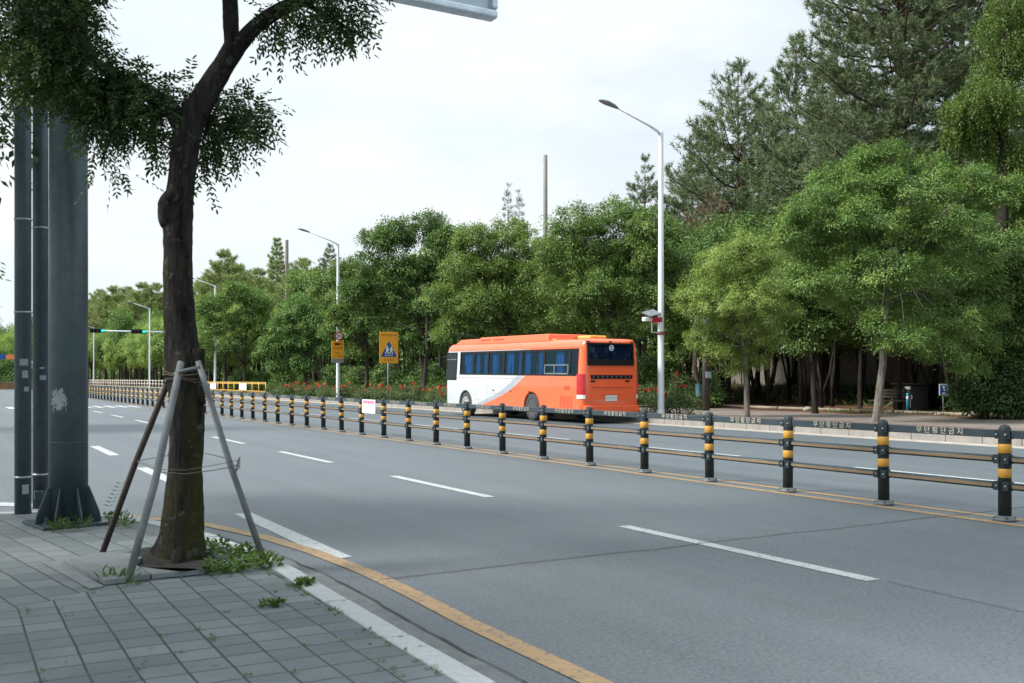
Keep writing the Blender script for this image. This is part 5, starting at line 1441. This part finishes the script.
put(V1, 26, 108, 1.05, 'yellowish green roadside tree just right of the near trunk behind the barrier')
# understory and back row on the bank
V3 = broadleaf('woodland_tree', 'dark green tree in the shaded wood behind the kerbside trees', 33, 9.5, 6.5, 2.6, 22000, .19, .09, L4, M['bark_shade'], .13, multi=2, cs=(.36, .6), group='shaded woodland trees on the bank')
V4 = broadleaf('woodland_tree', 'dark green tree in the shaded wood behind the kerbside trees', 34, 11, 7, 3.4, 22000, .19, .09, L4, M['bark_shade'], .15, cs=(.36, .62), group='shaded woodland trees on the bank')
rnd = random.Random(12); Y = 14.
while Y < 150:
    for X, pr in ((33, .5), (37.5, .85), (41.5, .75), (46.5, .9)):
        if rnd.random() < pr:
            xx, yy = X + rnd.uniform(-1.2, 1.2), Y + rnd.uniform(-1.5, 1.5)
            if X == 33 and yy < 34: continue
            put(V3 if rnd.random() < .5 else V4, xx, yy, rnd.uniform(.75, 1.05))
    Y += 5.0 if Y < 70 else 8.
yl = broadleaf('yellow_tree', 'pale yellow green rounded tree behind the speed sign lamp', 35, 13, 9, 4, 24000, .26, .12, L3, M['bark_far'], .2, cs=(.45, .75))
place(yl, 322, 34, Y=onX(322, 34)[0])
y2 = put(yl, 36, onX(505, 36)[0], .86); y2['label'] = 'pale yellow green tree top showing above the middle of the bus trees'

# --- pines
p_big = pine('tall_pine', 'huge dark green pine filling the upper right sky', 41, 27, 10.8, 5.5, LP, .30, 1.7, shape=.3, tuft=.30, npt=20, thick=.036)
place(p_big, 900, 39, z=.9)
p_b2 = pine('tall_pine', 'second dark pine half hidden behind the huge pine at its right', 42, 27, 10.5, 6, LP, .27, 1.8, shape=.3, tuft=.30, npt=18, thick=.036)
place(p_b2, 962, 43, z=1.0)
p_b3 = pine('tall_pine', 'dark pine just left of the huge pine, its top cut by the sky', 43, 16, 7.6, 5, LP, .22, 1.5, shape=.25, tuft=.28, npt=18, thick=.034)
place(p_b3, 835, 42, s=(zz(70, onX(835, 42)[1]) - 1.2) / 16.0, z=1.2)
p_c = pine('slender_pine', 'slender open pine with a thin pointed top left of the dark pines', 44, 16.2, 6.0, 5, LP, .17, 1.5, shape=.25, tuft=.30, npt=20, open_=.04, thick=.034)
place(p_c, 796, 43, s=(zz(44, onX(796, 43)[1]) - 1.2) / 16.2, z=1.2)
p_d = pine('slender_pine', 'sparse airy pine with see through branches right of the white lamp', 45, 15.0, 7.4, 4.5, LP, .17, 1.25, shape=.25, tuft=.30, npt=18, open_=.08, thick=.034)
place(p_d, 738, 43.5, s=(zz(72, onX(738, 43.5)[1]) - 1.2) / 15.0, z=1.2)
p_e = pine('slender_pine', 'small ragged pine top close to the left side of the white lamp pole', 46, 14.5, 5.0, 5, LP, .14, 1.3, shape=.5, tuft=.25, npt=16, open_=.15)
place(p_e, 645, 43, s=(zz(162, onX(645, 43)[1]) - 1.2) / 14.5, z=1.2)
p_f = pine('slender_pine', 'thin pine with wispy top between the white lamp and the airy pine', 47, 13.6, 6.2, 4.5, LP, .14, 1.5, shape=.3, tuft=.28, npt=16, open_=.1)
place(p_f, 692, 44, s=(zz(165, onX(692, 44)[1]) - 1.2) / 13.6, z=1.2)
p_g = copy_tree(p_c); p_g['label'] = 'pointed pine standing between the airy pine and the slender open pine'; place(p_g, 768, 47, s=(zz(98, onX(768, 47)[1]) - 1.2) / 16.2, z=1.2)
p_h = copy_tree(p_d); p_h['label'] = 'shorter pine left of the airy pine, its tip above the withered pine'; place(p_h, 708, 48, s=(zz(128, onX(708, 48)[1]) - 1.2) / 15., z=1.2)
p_dead = pine('withered_pine', 'withered brown pine below the airy pine right of the lamp', 48, 9.6, 5.2, 4.5, LB, .14, 1.1, shape=.3, tuft=.24, npt=14, nw=8)
place(p_dead, 712, 39, s=(zz(200, onX(712, 39)[1]) - 1.2) / 9.6, z=1.2)
# mid green leafy tree filling under the pines
m1 = put(V4, 36.5, onX(722, 36.5)[0], .98); m1['label'] = 'bright leafy tree between the young yellow green tree and the pines'; 
m1.children[1] if False else None
put(V3, 38, onX(985, 38)[0], .95)
put(V4, 39, onX(1015, 39)[0], 1.0); put(V3, 36.5, onX(930, 36.5)[0], .95); put(V4, 36, onX(820, 36)[0], .95); put(V3, 37, onX(770, 37)[0], 1.0); put(V4, 33.5, onX(655, 33.5)[0], .88)
put(V3, 36.5, onX(690, 36.5)[0], .95)
for px_, X_, s_ in ((860, 34.5, .72), (900, 33.8, .70), (955, 34, .72), (800, 35, .7), (750, 35.5, .7), (835, 38.5, .8), (880, 39.5, .85)): put(V3 if px_ % 4 else V4, X_, onX(px_, X_)[0], s_)

# distant pine wood
D1 = pine('woodland_pine', 'sunlit pine of the distant wood on the left', 51, 17, 9.5, 6, LPF, .2, 1.3, shape=.2, tuft=.55, npt=14, thick=.06, open_=.12, group='pines of the distant wood')
D2 = pine('woodland_pine', 'sunlit pine of the distant wood on the left', 52, 18, 8.5, 6.5, LPF, .2, 1.3, shape=.3, tuft=.55, npt=14, thick=.06, open_=.12, group='pines of the distant wood')
rnd = random.Random(20)
for px_, top_, X_ in ((88, 300, 36), (100, 294, 38), (114, 290, 37), (128, 293, 40), (143, 287, 38), (156, 290, 41), (206, 274, 36), (238, 268, 37), (258, 274, 39), (303, 266, 40)):
    o = D1 if px_ == 88 else (D2 if px_ == 100 else copy_tree(D1 if rnd.random() < .6 else D2)); Zq_ = onX(px_, X_)[1]; sq_ = (zz(top_, Zq_) - 1.) / 17.3
    place(o, px_, X_, sq_ * 1.15, sz=sq_)
rnd = random.Random(22); fgrp = 'rounded trees of the distant wood'
for i in range(34):
    Y_ = 96 + i * 5.2; X_ = 30.5 + rnd.uniform(-1, 1.5) + (i % 3) * 3.2
    o = copy_tree((V1, V2)[i % 2]); o['label'] = 'rounded light green tree of the distant wood between the pines and the roadside row'; o['group'] = fgrp
    place(o, 0, X_, rnd.uniform(1.05, 1.35), Y=Y_)
grp2 = 'second row trees behind the bus and signs'
for i, (px_, top_, X_) in enumerate(((335, 268, 31), (352, 252, 32.5), (395, 236, 31.5), (418, 240, 33), (452, 238, 31.5), (482, 246, 32.5), (535, 240, 31.5), (568, 232, 33), (590, 226, 31), (640, 218, 32), (672, 232, 31.5), (700, 262, 33))):
    o = copy_tree((V2, V4, V1)[i % 3] if i % 3 != 1 else V4); o['label'] = 'full green tree in the second row behind the bus and signs'; o['group'] = grp2
    hq = 11. if i % 3 == 1 else 9.8
    place(o, px_, X_, (zz(top_, onX(px_, X_)[1]) - .21) / hq * .97)
con = pine('conical_conifer', 'tall pointed conifer left of the second street lamp', 53, 19.5, 8, 4, LPF, .22, 1.5, shape=1.0, tuft=.40, npt=14, thick=.06)
place(con, 277, 39, Y=onX(277, 39)[0])
for px, top, lb in ((225, 254, 'feathery conifer tip just right of the near tree trunk'),):
    o = copy_tree(D2); o['label'] = lb; Yq, Zq = onX(px, 36); s_ = (zz(top, Zq) - .3) / 18; place(o, px, 36, s_)
sp = pine('thin_conifer', 'thin bluish conifer spire poking above the trees left of the tall grey pole', 54, 17.4, 3.2, 5, leaf_mat('bluish_needles', (0.096, 0.136, 0.112), (0.208, 0.272, 0.224), None, .15, .6), .14, .45, shape=.9, tuft=.34, npt=9, open_=.25)
place(sp, 508, 45, s=(zz(188, onX(508, 45)[1]) - 1.2) / 17.4)
sp2 = copy_tree(sp); sp2['label'] = 'second shorter bluish conifer spire nearest the tall grey pole'; place(sp2, 519, 45.5, s=(zz(194, onX(519, 45.5)[1]) - 1.2) / 17.4)
for px, top, lb in ((440, 218, 'dark conifer tip above the tall tree left of the bus'), (330, 248, 'dark conifer tops behind the arm of the second street lamp')):
    o = copy_tree(p_c); o['label'] = lb; Yq, Zq = onX(px, 46); place(o, px, 46, (zz(top, Zq) - 1.2) / 16.2)

# --- hanging light green tree at the right edge
r = np.random.default_rng(61)
ht = thing('drooping_tree', 'light green tree with drooping sprays at the right edge of the picture', 'tree')
hX = 35.; hY, hZ = onX(1004, hX)
q = MB(); q.tube([Vector((0, 0, -.2)), Vector((.03, 0, 3)), Vector((-.05, .05, 7)), Vector((.0, 0, 13)), Vector((.1, 0, 17))], [.34, .27, .23, .13, .04], 10, jit=.05, rnd=random.Random(2))
hl = []
for a, b, rr, dz in ((975, 110, 1.0, 0), (962, 128, .8, .4), (985, 90, 1.0, -.5), (1005, 60, 1.2, .5), (1030, 40, 1.3, 0), (985, 135, .9, .5), (1010, 100, 1.1, -.6), (1035, 90, 1.3, .3), (1000, 25, 1.0, .5), (1015, 150, 1.0, .2), (1040, 150, 1.1, -.4), (1020, 0, 1.2, 0), (1015, 190, .7, .3), (1045, 10, 1.2, .5), (1020, -40, 1.2, .5), (955, 105, .5, 0), (1022, 225, .6, .0), (1040, 200, .9, .4)):
    v = P(a, b, hZ + dz); hl.append((v.x - hX, v.y - hY, v.z - .21, rr, rr, rr * .6))
for l in hl: limb_tube(q, (0, 0, min(l[2] - .3, 15)), (l[0], l[1], l[2] + .3), .07, .015, r, 6)
q.build('trunk', M['bark_shade'], ht)
out = []
for l in hl:
    n = int(330 * l[3]); d = nrm(r.normal(size=(n, 3))); p0 = np.array(l[:3]) + d * (r.random(n) ** .4)[:, None] * np.array(l[3:6])
    ln = r.uniform(.3, .75, n)
    for k in range(9):
        t_ = k / 8; p = p0 + np.stack([d[:, 0] * .15 * t_, d[:, 1] * .15 * t_, -ln * t_], 1) + r.normal(size=(n, 3)) * .03
        a_ = r.normal(size=(n, 3)) * .6 + d * .3; a_[:, 2] -= .6
        out.append(leaves(p, a_, r.normal(size=(n, 3)) + [0, 0, .3], np.full(n, .13), np.full(n, .05), 4))
np_mesh('crown', np.concatenate(out), 4, LH, ht)
ht.location = (hX, hY, .21)

# --- shrubs and roses
def bush(name, label, lobes, n, L, W, m, group=None, cs=(.14, .28), cat='bush', flowers=0, seed=1):
    r = np.random.default_rng(seed); t = thing(name, label, cat, group=group)
    np_mesh('foliage', crown_leaves(r, lobes, n, L, W, per=26, cs=cs, flat=.6, up=.5), 4, m, t)
    q = MB(); rr = random.Random(seed)
    for l in lobes:
        for k in range(3): q.tube([Vector((l[0] * .5, l[1] * .5, 0)), Vector((l[0] + rr.uniform(-.1, .1), l[1], l[2] * .6)), Vector((l[0] + rr.uniform(-.3, .3) * l[3], l[1] + rr.uniform(-.3, .3), l[2] + l[5] * .6))], [.02, .014, .006], 5)
    q.build('stems', M['bark_far'], t)
    if flowers:
        fl = []
        for k in range(flowers):
            l = lobes[rr.randrange(len(lobes))]; a = rr.uniform(0, 6.28); e = rr.uniform(.1, 1.2)
            c = np.array([l[0] + l[3] * math.cos(a) * math.cos(e) * 1.05, l[1] + l[4] * math.sin(a) * math.cos(e) * 1.05, l[2] + l[5] * math.sin(e) * 1.12 + .05])
            n_ = 16; dd = nrm(r.normal(size=(n_, 3)) + [0, 0, .3]); s_ = rr.uniform(.07, .11)
            fl.append(leaves(np.tile(c, (n_, 1)), dd, r.normal(size=(n_, 3)), np.full(n_, s_), np.full(n_, s_ * 1.1), 4))
        np_mesh('blossoms', np.concatenate(fl), 4, M['rose_red'] if seed % 3 else M['rose_coral'], t)
    return t
M['rose_red'] = leaf_mat('rose_red', (.45, .03, .03), (.70, .07, .06), None, .25)
M['rose_coral'] = leaf_mat('rose_coral', (.60, .10, .05), (.78, .20, .10), None, .25)
rg = 'rose bushes flowering along the far kerb'
def rose_lobes(seed, w):
    r_ = random.Random(seed); return [(r_.uniform(-.5, .5) * .7, r_.uniform(-.5, .5) * w, r_.uniform(.35, .7), r_.uniform(.28, .45), r_.uniform(.3, .5), r_.uniform(.25, .4)) for _ in range(6)]
ra = bush('rose_bush', 'leafy rose bush with red and coral blooms in the strip behind the kerb', rose_lobes(1, 2), 2600, .075, .042, LR, rg, flowers=7, seed=71)
rb = bush('rose_bush', 'leafy rose bush with red and coral blooms in the strip behind the kerb', rose_lobes(2, 2), 2600, .075, .042, LR, rg, flowers=6, seed=72)
rnd = random.Random(31); used.discard(ra.name)
Y = 43.
while Y < 78:
    o = put(ra if rnd.random() < .5 else rb, 23.1 + rnd.uniform(-.3, .5), Y, rnd.uniform(.85, 1.15)); Y += rnd.uniform(1.2, 1.7)
    if rnd.random() < .6: put(ra if rnd.random() < .5 else rb, 24.5 + rnd.uniform(-.3, .5), Y, rnd.uniform(.8, 1.2))
Y0_, Z0_ = onX(680, 23.3)
rc = bush('rose_bush', 'tall loose rose bush with red blooms just right of the white lamp pole', [(0, 0, .55, .5, .5, .45), (.1, .4, .8, .4, .4, .4), (.2, -.5, .45, .4, .5, .35), (-.1, .15, 1.25, .22, .22, .35), (0, .8, .4, .4, .4, .35)], 3800, .075, .042, LR, None, flowers=9, seed=73)
rc.location = (23.3, Y0_, .21)
rd = bush('rose_bush', 'dark rose bush with a few red blooms behind the bus rear and lamp', [(0, 0, .5, .5, .5, .45), (.1, .6, .8, .4, .4, .4), (.2, -.6, .6, .4, .5, .35)], 2600, .075, .042, LR, None, flowers=5, seed=74)
rd.location = (24.3, onX(655, 24.3)[0], .21)
bX = 30.6
bl = []
Yb, Zb_ = onX(995, bX)
for a, b, rr in ((965, 392, .62), (985, 383, .75), (1010, 380, .85), (1035, 378, 1.0), (975, 402, .5), (1000, 400, .7), (1025, 398, .8), (1050, 395, .9), (960, 400, .4)):
    v = P(a, b, Zb_ + random.uniform(-.5, .5)); bl.append((v.x - bX, v.y - Yb, v.z - .21, rr, rr, rr * .8))
bb = bush('large_bush', 'large dense green bush at the right edge behind the pavement', bl, 15000, .12, .065, LBU, None, cs=(.22, .4), seed=75); bb.location = (bX, Yb, .21)
shp = bush('shade_shrub', 'dark leafy shrub in the shade under the roadside trees', [(0, 0, .8, .8, .9, .7), (.3, .9, .7, .7, .7, .6), (-.2, -.9, .6, .7, .8, .5), (.1, .2, 1.5, .6, .6, .5)], 5200, .15, .08, L4, 'dark shrubs under the roadside trees', cs=(.25, .42), seed=77)
for i in range(11):
    o = copy_tree(shp); place(o, 0, -4 + i * 1.9, 2.1 + .5 * math.sin(i * 2.1), Y=171.5 + math.sin(i), z=0); o['label'] = 'rounded shrub in the bed right behind the brown planter wall'; o['group'] = 'shrubs behind the planter wall'
rnd = random.Random(41)
for i in range(46):
    o = shp if i == 0 else copy_tree(shp); Y_ = 36 + i * 1.9
    place(o, 0, 29.5 + rnd.uniform(-1., 5.), rnd.uniform(.8, 1.35), Y=Y_)
# grass at the foot of the roses
gx = np.random.default_rng(80); n = 5200
gp = np.stack([gx.uniform(21.7, 24.6, n), gx.uniform(30.5, 80, n), np.full(n, .2)], 1)
struct(np_mesh('verge_grass', leaves(gp, np.stack([gx.normal(0, .4, n), gx.normal(0, .4, n), np.full(n, 1.)], 1), gx.normal(size=(n, 3)), gx.uniform(.12, .32, n), np.full(n, .03), 4), 4, LW), 'stuff')
n = 1500
gp = np.stack([gx.uniform(30.5, 34, n), gx.uniform(14, 30, n), np.full(n, .22)], 1)
struct(np_mesh('pavement_edge_grass', leaves(gp, np.stack([gx.normal(0, .5, n), gx.normal(0, .5, n), np.full(n, 1.)], 1), gx.normal(size=(n, 3)), gx.uniform(.08, .22, n), np.full(n, .03), 4), 4, LW), 'stuff')
# dry undergrowth on the dark bank
n = 16000
gp = np.stack([gx.uniform(36.5, 48, n), gx.uniform(5, 160, n), np.zeros(n)], 1); gp[:, 2] = np.interp(gp[:, 0], xs, zs)
struct(np_mesh('bank_undergrowth', leaves(gp, np.stack([gx.normal(0, .7, n), gx.normal(0, .7, n), np.full(n, .8)], 1), gx.normal(size=(n, 3)), gx.uniform(.15, .5, n), gx.uniform(.04, .12, n), 4), 4, L4), 'stuff')

# the wood behind the wall, one far-off mass
wr = np.random.default_rng(90); n = 130000
wy = wr.uniform(-5, 520, n); wx = wr.uniform(50, 63, n) + np.maximum(0, wy - 300) * -.05; wz = 1.2 + wr.random(n) ** .8 * (8.5 + 1.5 * np.sin(wy * .35) + 1.2 * np.sin(wy * .83 + 1))
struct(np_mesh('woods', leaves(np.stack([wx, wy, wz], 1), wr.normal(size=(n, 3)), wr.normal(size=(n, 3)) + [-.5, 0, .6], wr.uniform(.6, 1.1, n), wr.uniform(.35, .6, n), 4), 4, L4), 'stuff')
# thin bare trunks in the shade
bt = thing('bare_trunk', 'thin bare trunk standing in the shade under the trees', 'tree', group='thin bare trunks in the shade')
q = MB(); q.tube([Vector((0, 0, -.1)), Vector((.05, .1, 1.5)), Vector((.0, .35, 3.2)), Vector((.2, .5, 6))], [.09, .075, .06, .03], 8); q.tube([Vector((.03, .05, .5)), Vector((.1, -.35, 1.8)), Vector((.15, -.8, 4.5))], [.06, .05, .025], 8); q.tube([Vector((0, .02, .3)), Vector((-.05, .3, 1.6)), Vector((.1, .9, 4.2))], [.05, .04, .02], 8)
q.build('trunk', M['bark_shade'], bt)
for i, (px, X) in enumerate(((822, 34), (832, 35.5), (862, 38), (806, 36), (930, 36), (725, 33), (768, 34), (915, 38), (790, 38.5), (575, 33), (540, 34), (400, 30), (380, 31), (345, 33), (455, 30), (330, 34), (320, 31))):
    o = bt if i == 0 else copy_tree(bt); place(o, px, X, random.uniform(.85, 1.2))
# woodland trunks farther left (bright ground behind)
for i in range(26):
    o = copy_tree(bt); place(o, 0, rnd.uniform(28, 42), rnd.uniform(1.0, 1.5), Y=rnd.uniform(82, 190))
# trunk with the faded blue wrap beside a dark utility pole with a plate
Yp, Zp = onX(706, 28)
t = thing('utility_pole', 'dark utility pole with a small pale plate in the shade right of the lamp', 'pole', (28, Yp, .2))
q = MB(); q.lathe([(.16, 0), (.13, 5.4), (.001, 5.42)], 14); q.build('pole', pm('dark_pole', (.07, .06, .055), .85, ns=5), t)
q = MB(); zp = zz(378, Zp) - .2; Mx = Matrix.Rotation(math.atan2(-28, -Yp) * 0 + R(200), 4, 'Z'); q.box(-.14, .14, -.175, -.155, zp, zp + .27); q.build('plate', pm('pale_plate', (.40, .47, .52), .5), t)
Yq, Zq = onX(699, 28.3)
t = thing('wrapped_trunk', 'slim dark forked tree trunk with a faded blue wrap beside the utility pole', 'tree', (28.3, Yq, .2))
q = MB(); q.tube([Vector((0, 0, -.05)), Vector((0, .02, .7)), Vector((-.02, .05, 1.2)), Vector((-.15, .1, 1.9)), Vector((-.1, .1, 4.5))], [.14, .115, .11, .10, .05], 10); q.tube([Vector((0, .04, 1.15)), Vector((-.35, .1, 1.35)), Vector((-.8, .2, 1.45))], [.06, .04, .02], 8); q.build('trunk', M['bark_far'], t)
q = MB(); q.tube([Vector((0, .015, .62)), Vector((-.01, .03, .9)), Vector((-.02, .05, 1.15))], [.122, .12, .118], 12, caps=False); q.build('wrap', pm('faded_blue_cloth', (.07, .15, .21), .9), t)

# --- small street furniture under the trees
Xs, Ys = 32.5, onX(943.5, 32.5)[0]; Zs_ = onX(943.5, 32.5)[1]
s = thing('blue_sign', 'small blue white bordered sign on a thin post beside the large bush', 'sign', (Xs, Ys, .22))
g_ = lambda py: zz(py, Zs_) - .22
q = MB(); q.tube([(0, .03, -.05), (0, .03, g_(385))], .022, 8); q.build('post', M['galv'], s)
sw = .17
q = MB(); q.box(-sw, sw, -.010, .010, g_(395.2), g_(384)); q.build('plate', M['sign_white'], s)
q = MB(); q.box(-sw + .03, sw - .03, -.014, -.0115, g_(395.2) + .03, g_(384) - .03); q.build('face', M['sign_blue'], s)
zc_ = (g_(395.2) + g_(384)) / 2
q = MB(); q.add([(x, -.017, z) for x, z in ((-.02, zc_ + .16), (.07, zc_ + .10), (.02, zc_ + .02), (.08, zc_ - .06), (.0, zc_ - .02), (-.05, zc_ + .08))], [tuple(range(6))]); q.box(-.06, .06, -.0175, -.0155, zc_ - .15, zc_ - .12); q.build('symbol', M['sign_white'], s)
s.rotation_euler.z = R(-25)
Xt = 32.; Yt, Zt2 = onX(907.5, Xt)
s = thing('teal_marker_post', 'slim teal marker post with a pale cap in front of the dark cabinet', 'post', (Xt, Yt, .22))
q = MB(); q.tube([(0, 0, -.05), (0, 0, zz(393, Zt2) - .22)], .05, 12); q.build('post', pm('teal_plastic', (.015, .20, .27), .5), s)
q = MB(); q.lathe([(.052, zz(399, Zt2) - .22), (.054, zz(398.8, Zt2) - .22), (.054, zz(396.5, Zt2) - .22), (.052, zz(396.3, Zt2) - .22)], 12); q.build('band', M['sign_white'], s)
Xc_ = 36.; Yc_ = onX(918, Xc_)[0]
s = thing('dark_cabinet', 'low dark roadside cabinet with a small pale plate behind the teal post', 'cabinet', (Xc_, Yc_, .25))
q = MB(); q.box(-.5, .5, -.9, .9, 0, 1.05); q.build('cabinet_body', pm('cabinet_dark', (.006, .006, .006), .8, spec=.05), s, bevel=.03)
q = MB(); q.box(-.56, .56, -.96, .96, 1.052, 1.12); q.build('cabinet_roof', pm('cabinet_roof', (.012, .012, .012), .8, spec=.1), s, bevel=.02)
q = MB(); q.box(-.515, -.503, .0, .25, .75, .98); q.build('plate', pm('cabinet_plate', (.25, .30, .30), .5), s)
q = MB(); q.box(-.508, -.502, -.02, -.005, .08, 1.0); q.box(-.525, -.502, -.12, -.08, .45, .62); q.build('door_handle', M['galv'], s)
Xb = 33.5; Yb2 = onX(889, Xb)[0]
s = thing('park_bench', 'low dark timber bench with a pale top edge behind the leaning street tree', 'bench', (Xb, Yb2, .22))
q = MB()
for k in range(4): q.box(-.25 + k * .13, -.14 + k * .13, -.8, .8, .42, .46)
q.build('seat', pm('bench_timber', (.11, .09, .07), .8), s, bevel=.006)
q = MB()
for k in range(3): q.box(.27, .31, -.8, .8, .55 + k * .13, .65 + k * .13)
q.build('backrest', pm('bench_timber_dark', (.08, .065, .05), .8), s, bevel=.006)
for y in (-.6, .6):
    q = MB(); q.box(-.22, -.16, y - .03, y + .03, 0, .42); q.box(.24, .268, y - .03, y + .03, 0, .95); q.build('leg', M['bus_black'], s)
eb = MB()
rnd = random.Random(6)
for k in range(14):
    y = 16 + k * 2.05
    if 17.5 < y < 19.5: continue
    eb.tube([(31.9 + rnd.uniform(-.04, .04), y, .27), (31.9 + rnd.uniform(-.04, .04), y + 1.95, .27)], .07, 8)
struct(eb.build('log_edging', pm('log_edging_wood', (.28, .23, .18), .9)))
for px, py, sc_, lb in ((975, 413, .24, 'pale rounded stone at the foot of the large bush'), (939, 412, .15, 'small pale stone below the blue sign'), (808, 407, .2, 'grey stone by the log edging left of the leaning tree')):
    v = G(px, py, .22) if py > 411 else Vector((32.6, onX(px, 32.6)[0], .22))
    v = Vector((31.6, onX(px, 31.6)[0], .22))
    r_ = random.Random(px); q = MB(); pr = [(.001, -.3), (.6, -.2), (.95, .1), (.85, .45), (.5, .72), (.001, .8)]
    q.lathe(pr, 10); q.v = [(x * sc_ * r_.uniform(.85, 1.15) * 1.3, y * sc_ * r_.uniform(.85, 1.15), z * sc_ * r_.uniform(.85, 1.1)) for x, y, z in q.v]
    tag(q.build('stone', pm('stone', (.34, .31, .27), .9), loc=(v.x, v.y, .22)), lb, 'stone')
# tall poles among the trees
def tall(px, X, top, r_, m, lab):
    Y, Z = onX(px, X); z0 = float(np.interp(X, xs, zs)); h = zz(top, Z) - z0
    q = MB(); q.lathe([(r_ * 1.25, -.1), (r_, h - .05), (r_ * .9, h), (.001, h + .01)], 14)
    tag(q.build('utility_pole', m, loc=(X, Y, z0)), lab, 'pole')
tall(545.3, 38, 155, .155, M['concrete_pole'], 'tall grey concrete pole rising into the sky above the bus')
tall(286.8, 33, 240, .19, M['brown_pole'], 'brownish utility pole under the lamp head of the second street lamp')

# pale building behind the wood at the right
b = thing('pale_building', 'pale industrial building glimpsed through the leaves at the right edge', 'building', (58, 20, 1.2))
q = MB(); q.box(0, 16, -30, 36, -.3, 8.5); q.build('walls', pm('building_wall', (.62, .64, .66), .7, ns=.6, na=.08), b)
q = MB(); q.box(-.4, 16.4, -30.4, 36.4, 8.502, 8.95); q.build('roof', pm('building_roof', (.30, .36, .42), .6), b)
for k in range(12):
    for z in (1.2, 4.6):
        q = MB(); q.box(-.05, .04, -28 + k * 5.2, -25 + k * 5.2, z, z + 1.8); wn = q.build('window', pm('window_glass_dark', (.07, .10, .13), .15) if False else M['bus_black'], b)
# far end of the road on the left
b = thing('far_building', 'pale grey building with dark openings at the far end of the road on the left', 'building', (-14, 205, 0))
q = MB(); q.box(0, 22, 0, 10, 0, 6.); q.build('walls', pm('far_building_wall', (.36, .35, .34), .8), b)
for k in range(7):
    q = MB(); q.box(1 + k * 3, 2.8 + k * 3, -.06, .05, 1.0, 3.2); q.build('window', M['bus_black'], b)
q = MB(); q.box(-.3, 22.3, -.3, 10.3, 6.002, 6.4); q.build('roof', pm('far_building_roof', (.30, .26, .24), .8), b)
t = thing('planter_wall', 'low brown planter wall closing the far end of the road', 'wall', (-12, 168, 0))
q = MB(); q.box(0, 24, 0, 1.2, 0, 1.0); q.build('wall', pm('planter_brick', (.30, .16, .09), .85, ns=2), t)
q = MB(); q.box(-.1, 24.1, -.1, 1.3, 1.002, 1.12); q.build('coping', pm('planter_coping', (.36, .26, .17), .85), t)
t = thing('direction_sign', 'small blue and orange hanging sign at the far left end of the road', 'road sign', (onY(4, 150), 150, 0))
Zd = 150 * CT; q = MB(); q.tube([(2.6, .1, 0), (2.6, .1, 6.2)], .09, 8); q.build('post', M['galv'], t)
q = MB(); q.box(-1.2, .2, -.05, .05, 4.2, 4.9); q.build('blue_panel', M['sign_blue'], t); q = MB(); q.box(.25, 2.5, -.05, .05, 4.2, 4.8); q.build('orange_panel', pm('orange_panel', (.75, .22, .06), .5), t)
for X, Y, lb in ((4, 176, 'first'), (9, 180, 'second'), (-2, 184, 'third')):
    o = copy_tree(V1); place(o, 0, X, 1.0, z=0, Y=Y); o['label'] = {'first': 'round tree behind the planter wall, nearest the planter wall middle', 'second': 'round tree behind the right end of the planter wall', 'third': 'round tree behind the left end of the planter wall'}[lb]; del o['group']
for i, (X, Y, k) in enumerate(((11.5, 192, 1.25), (6, 198, 1.2), (1, 202, 1.3), (14, 204, 1.35), (-5, 196, 1.2), (8, 212, 1.4), (3, 216, 1.45))):
    o = copy_tree((V1, V2)[i % 2]); place(o, 0, X, k, z=0, Y=Y); o['label'] = 'leafy tree in the clump closing the view beyond the planter wall'; o['group'] = 'clump of trees beyond the planter wall'
r9 = np.random.default_rng(99)
ls = [(0, 0, 5.6, 1.5, 1.5, 1.0), (1.2, .3, 4.9, 1.1, 1.1, .7), (-1.2, -.4, 5.0, 1.3, 1.3, .8), (.2, 1.3, 5.0, 1.2, 1.2, .8), (.1, -1.3, 5.1, 1.2, 1.2, .8), (1.9, .3, 4.2, .7, .8, .5), (0, 0, 6.8, 1.3, 1.3, .8), (-.9, .9, 6.2, 1.1, 1.1, .7), (.9, -.8, 6.2, 1.1, 1.1, .7), (-2., .2, 4.4, .9, 1., .6), (1.3, -1.3, 4.3, .9, .8, .6), (.6, 2.0, 4.2, .9, .8, .6)]
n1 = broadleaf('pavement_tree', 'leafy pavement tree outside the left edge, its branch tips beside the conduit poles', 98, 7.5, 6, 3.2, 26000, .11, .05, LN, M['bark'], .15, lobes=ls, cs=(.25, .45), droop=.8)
n1.location = (-1.8, 12.0, SWZ)
n2 = copy_tree(n1); n2.location = (-4.6, 7.2, SWZ); n2.rotation_euler.z = 2.1; n2['label'] = 'leafy pavement tree out of sight left of the paving, shading the blocks'
# near side trees: one beyond the side street whose crown enters at the left edge
o = copy_tree(V2); place(o, 0, -.9, .92, z=.14, Y=35.); o['label'] = 'leafy tree beyond the side street at the left edge, behind the conduit poles'; del o['group']
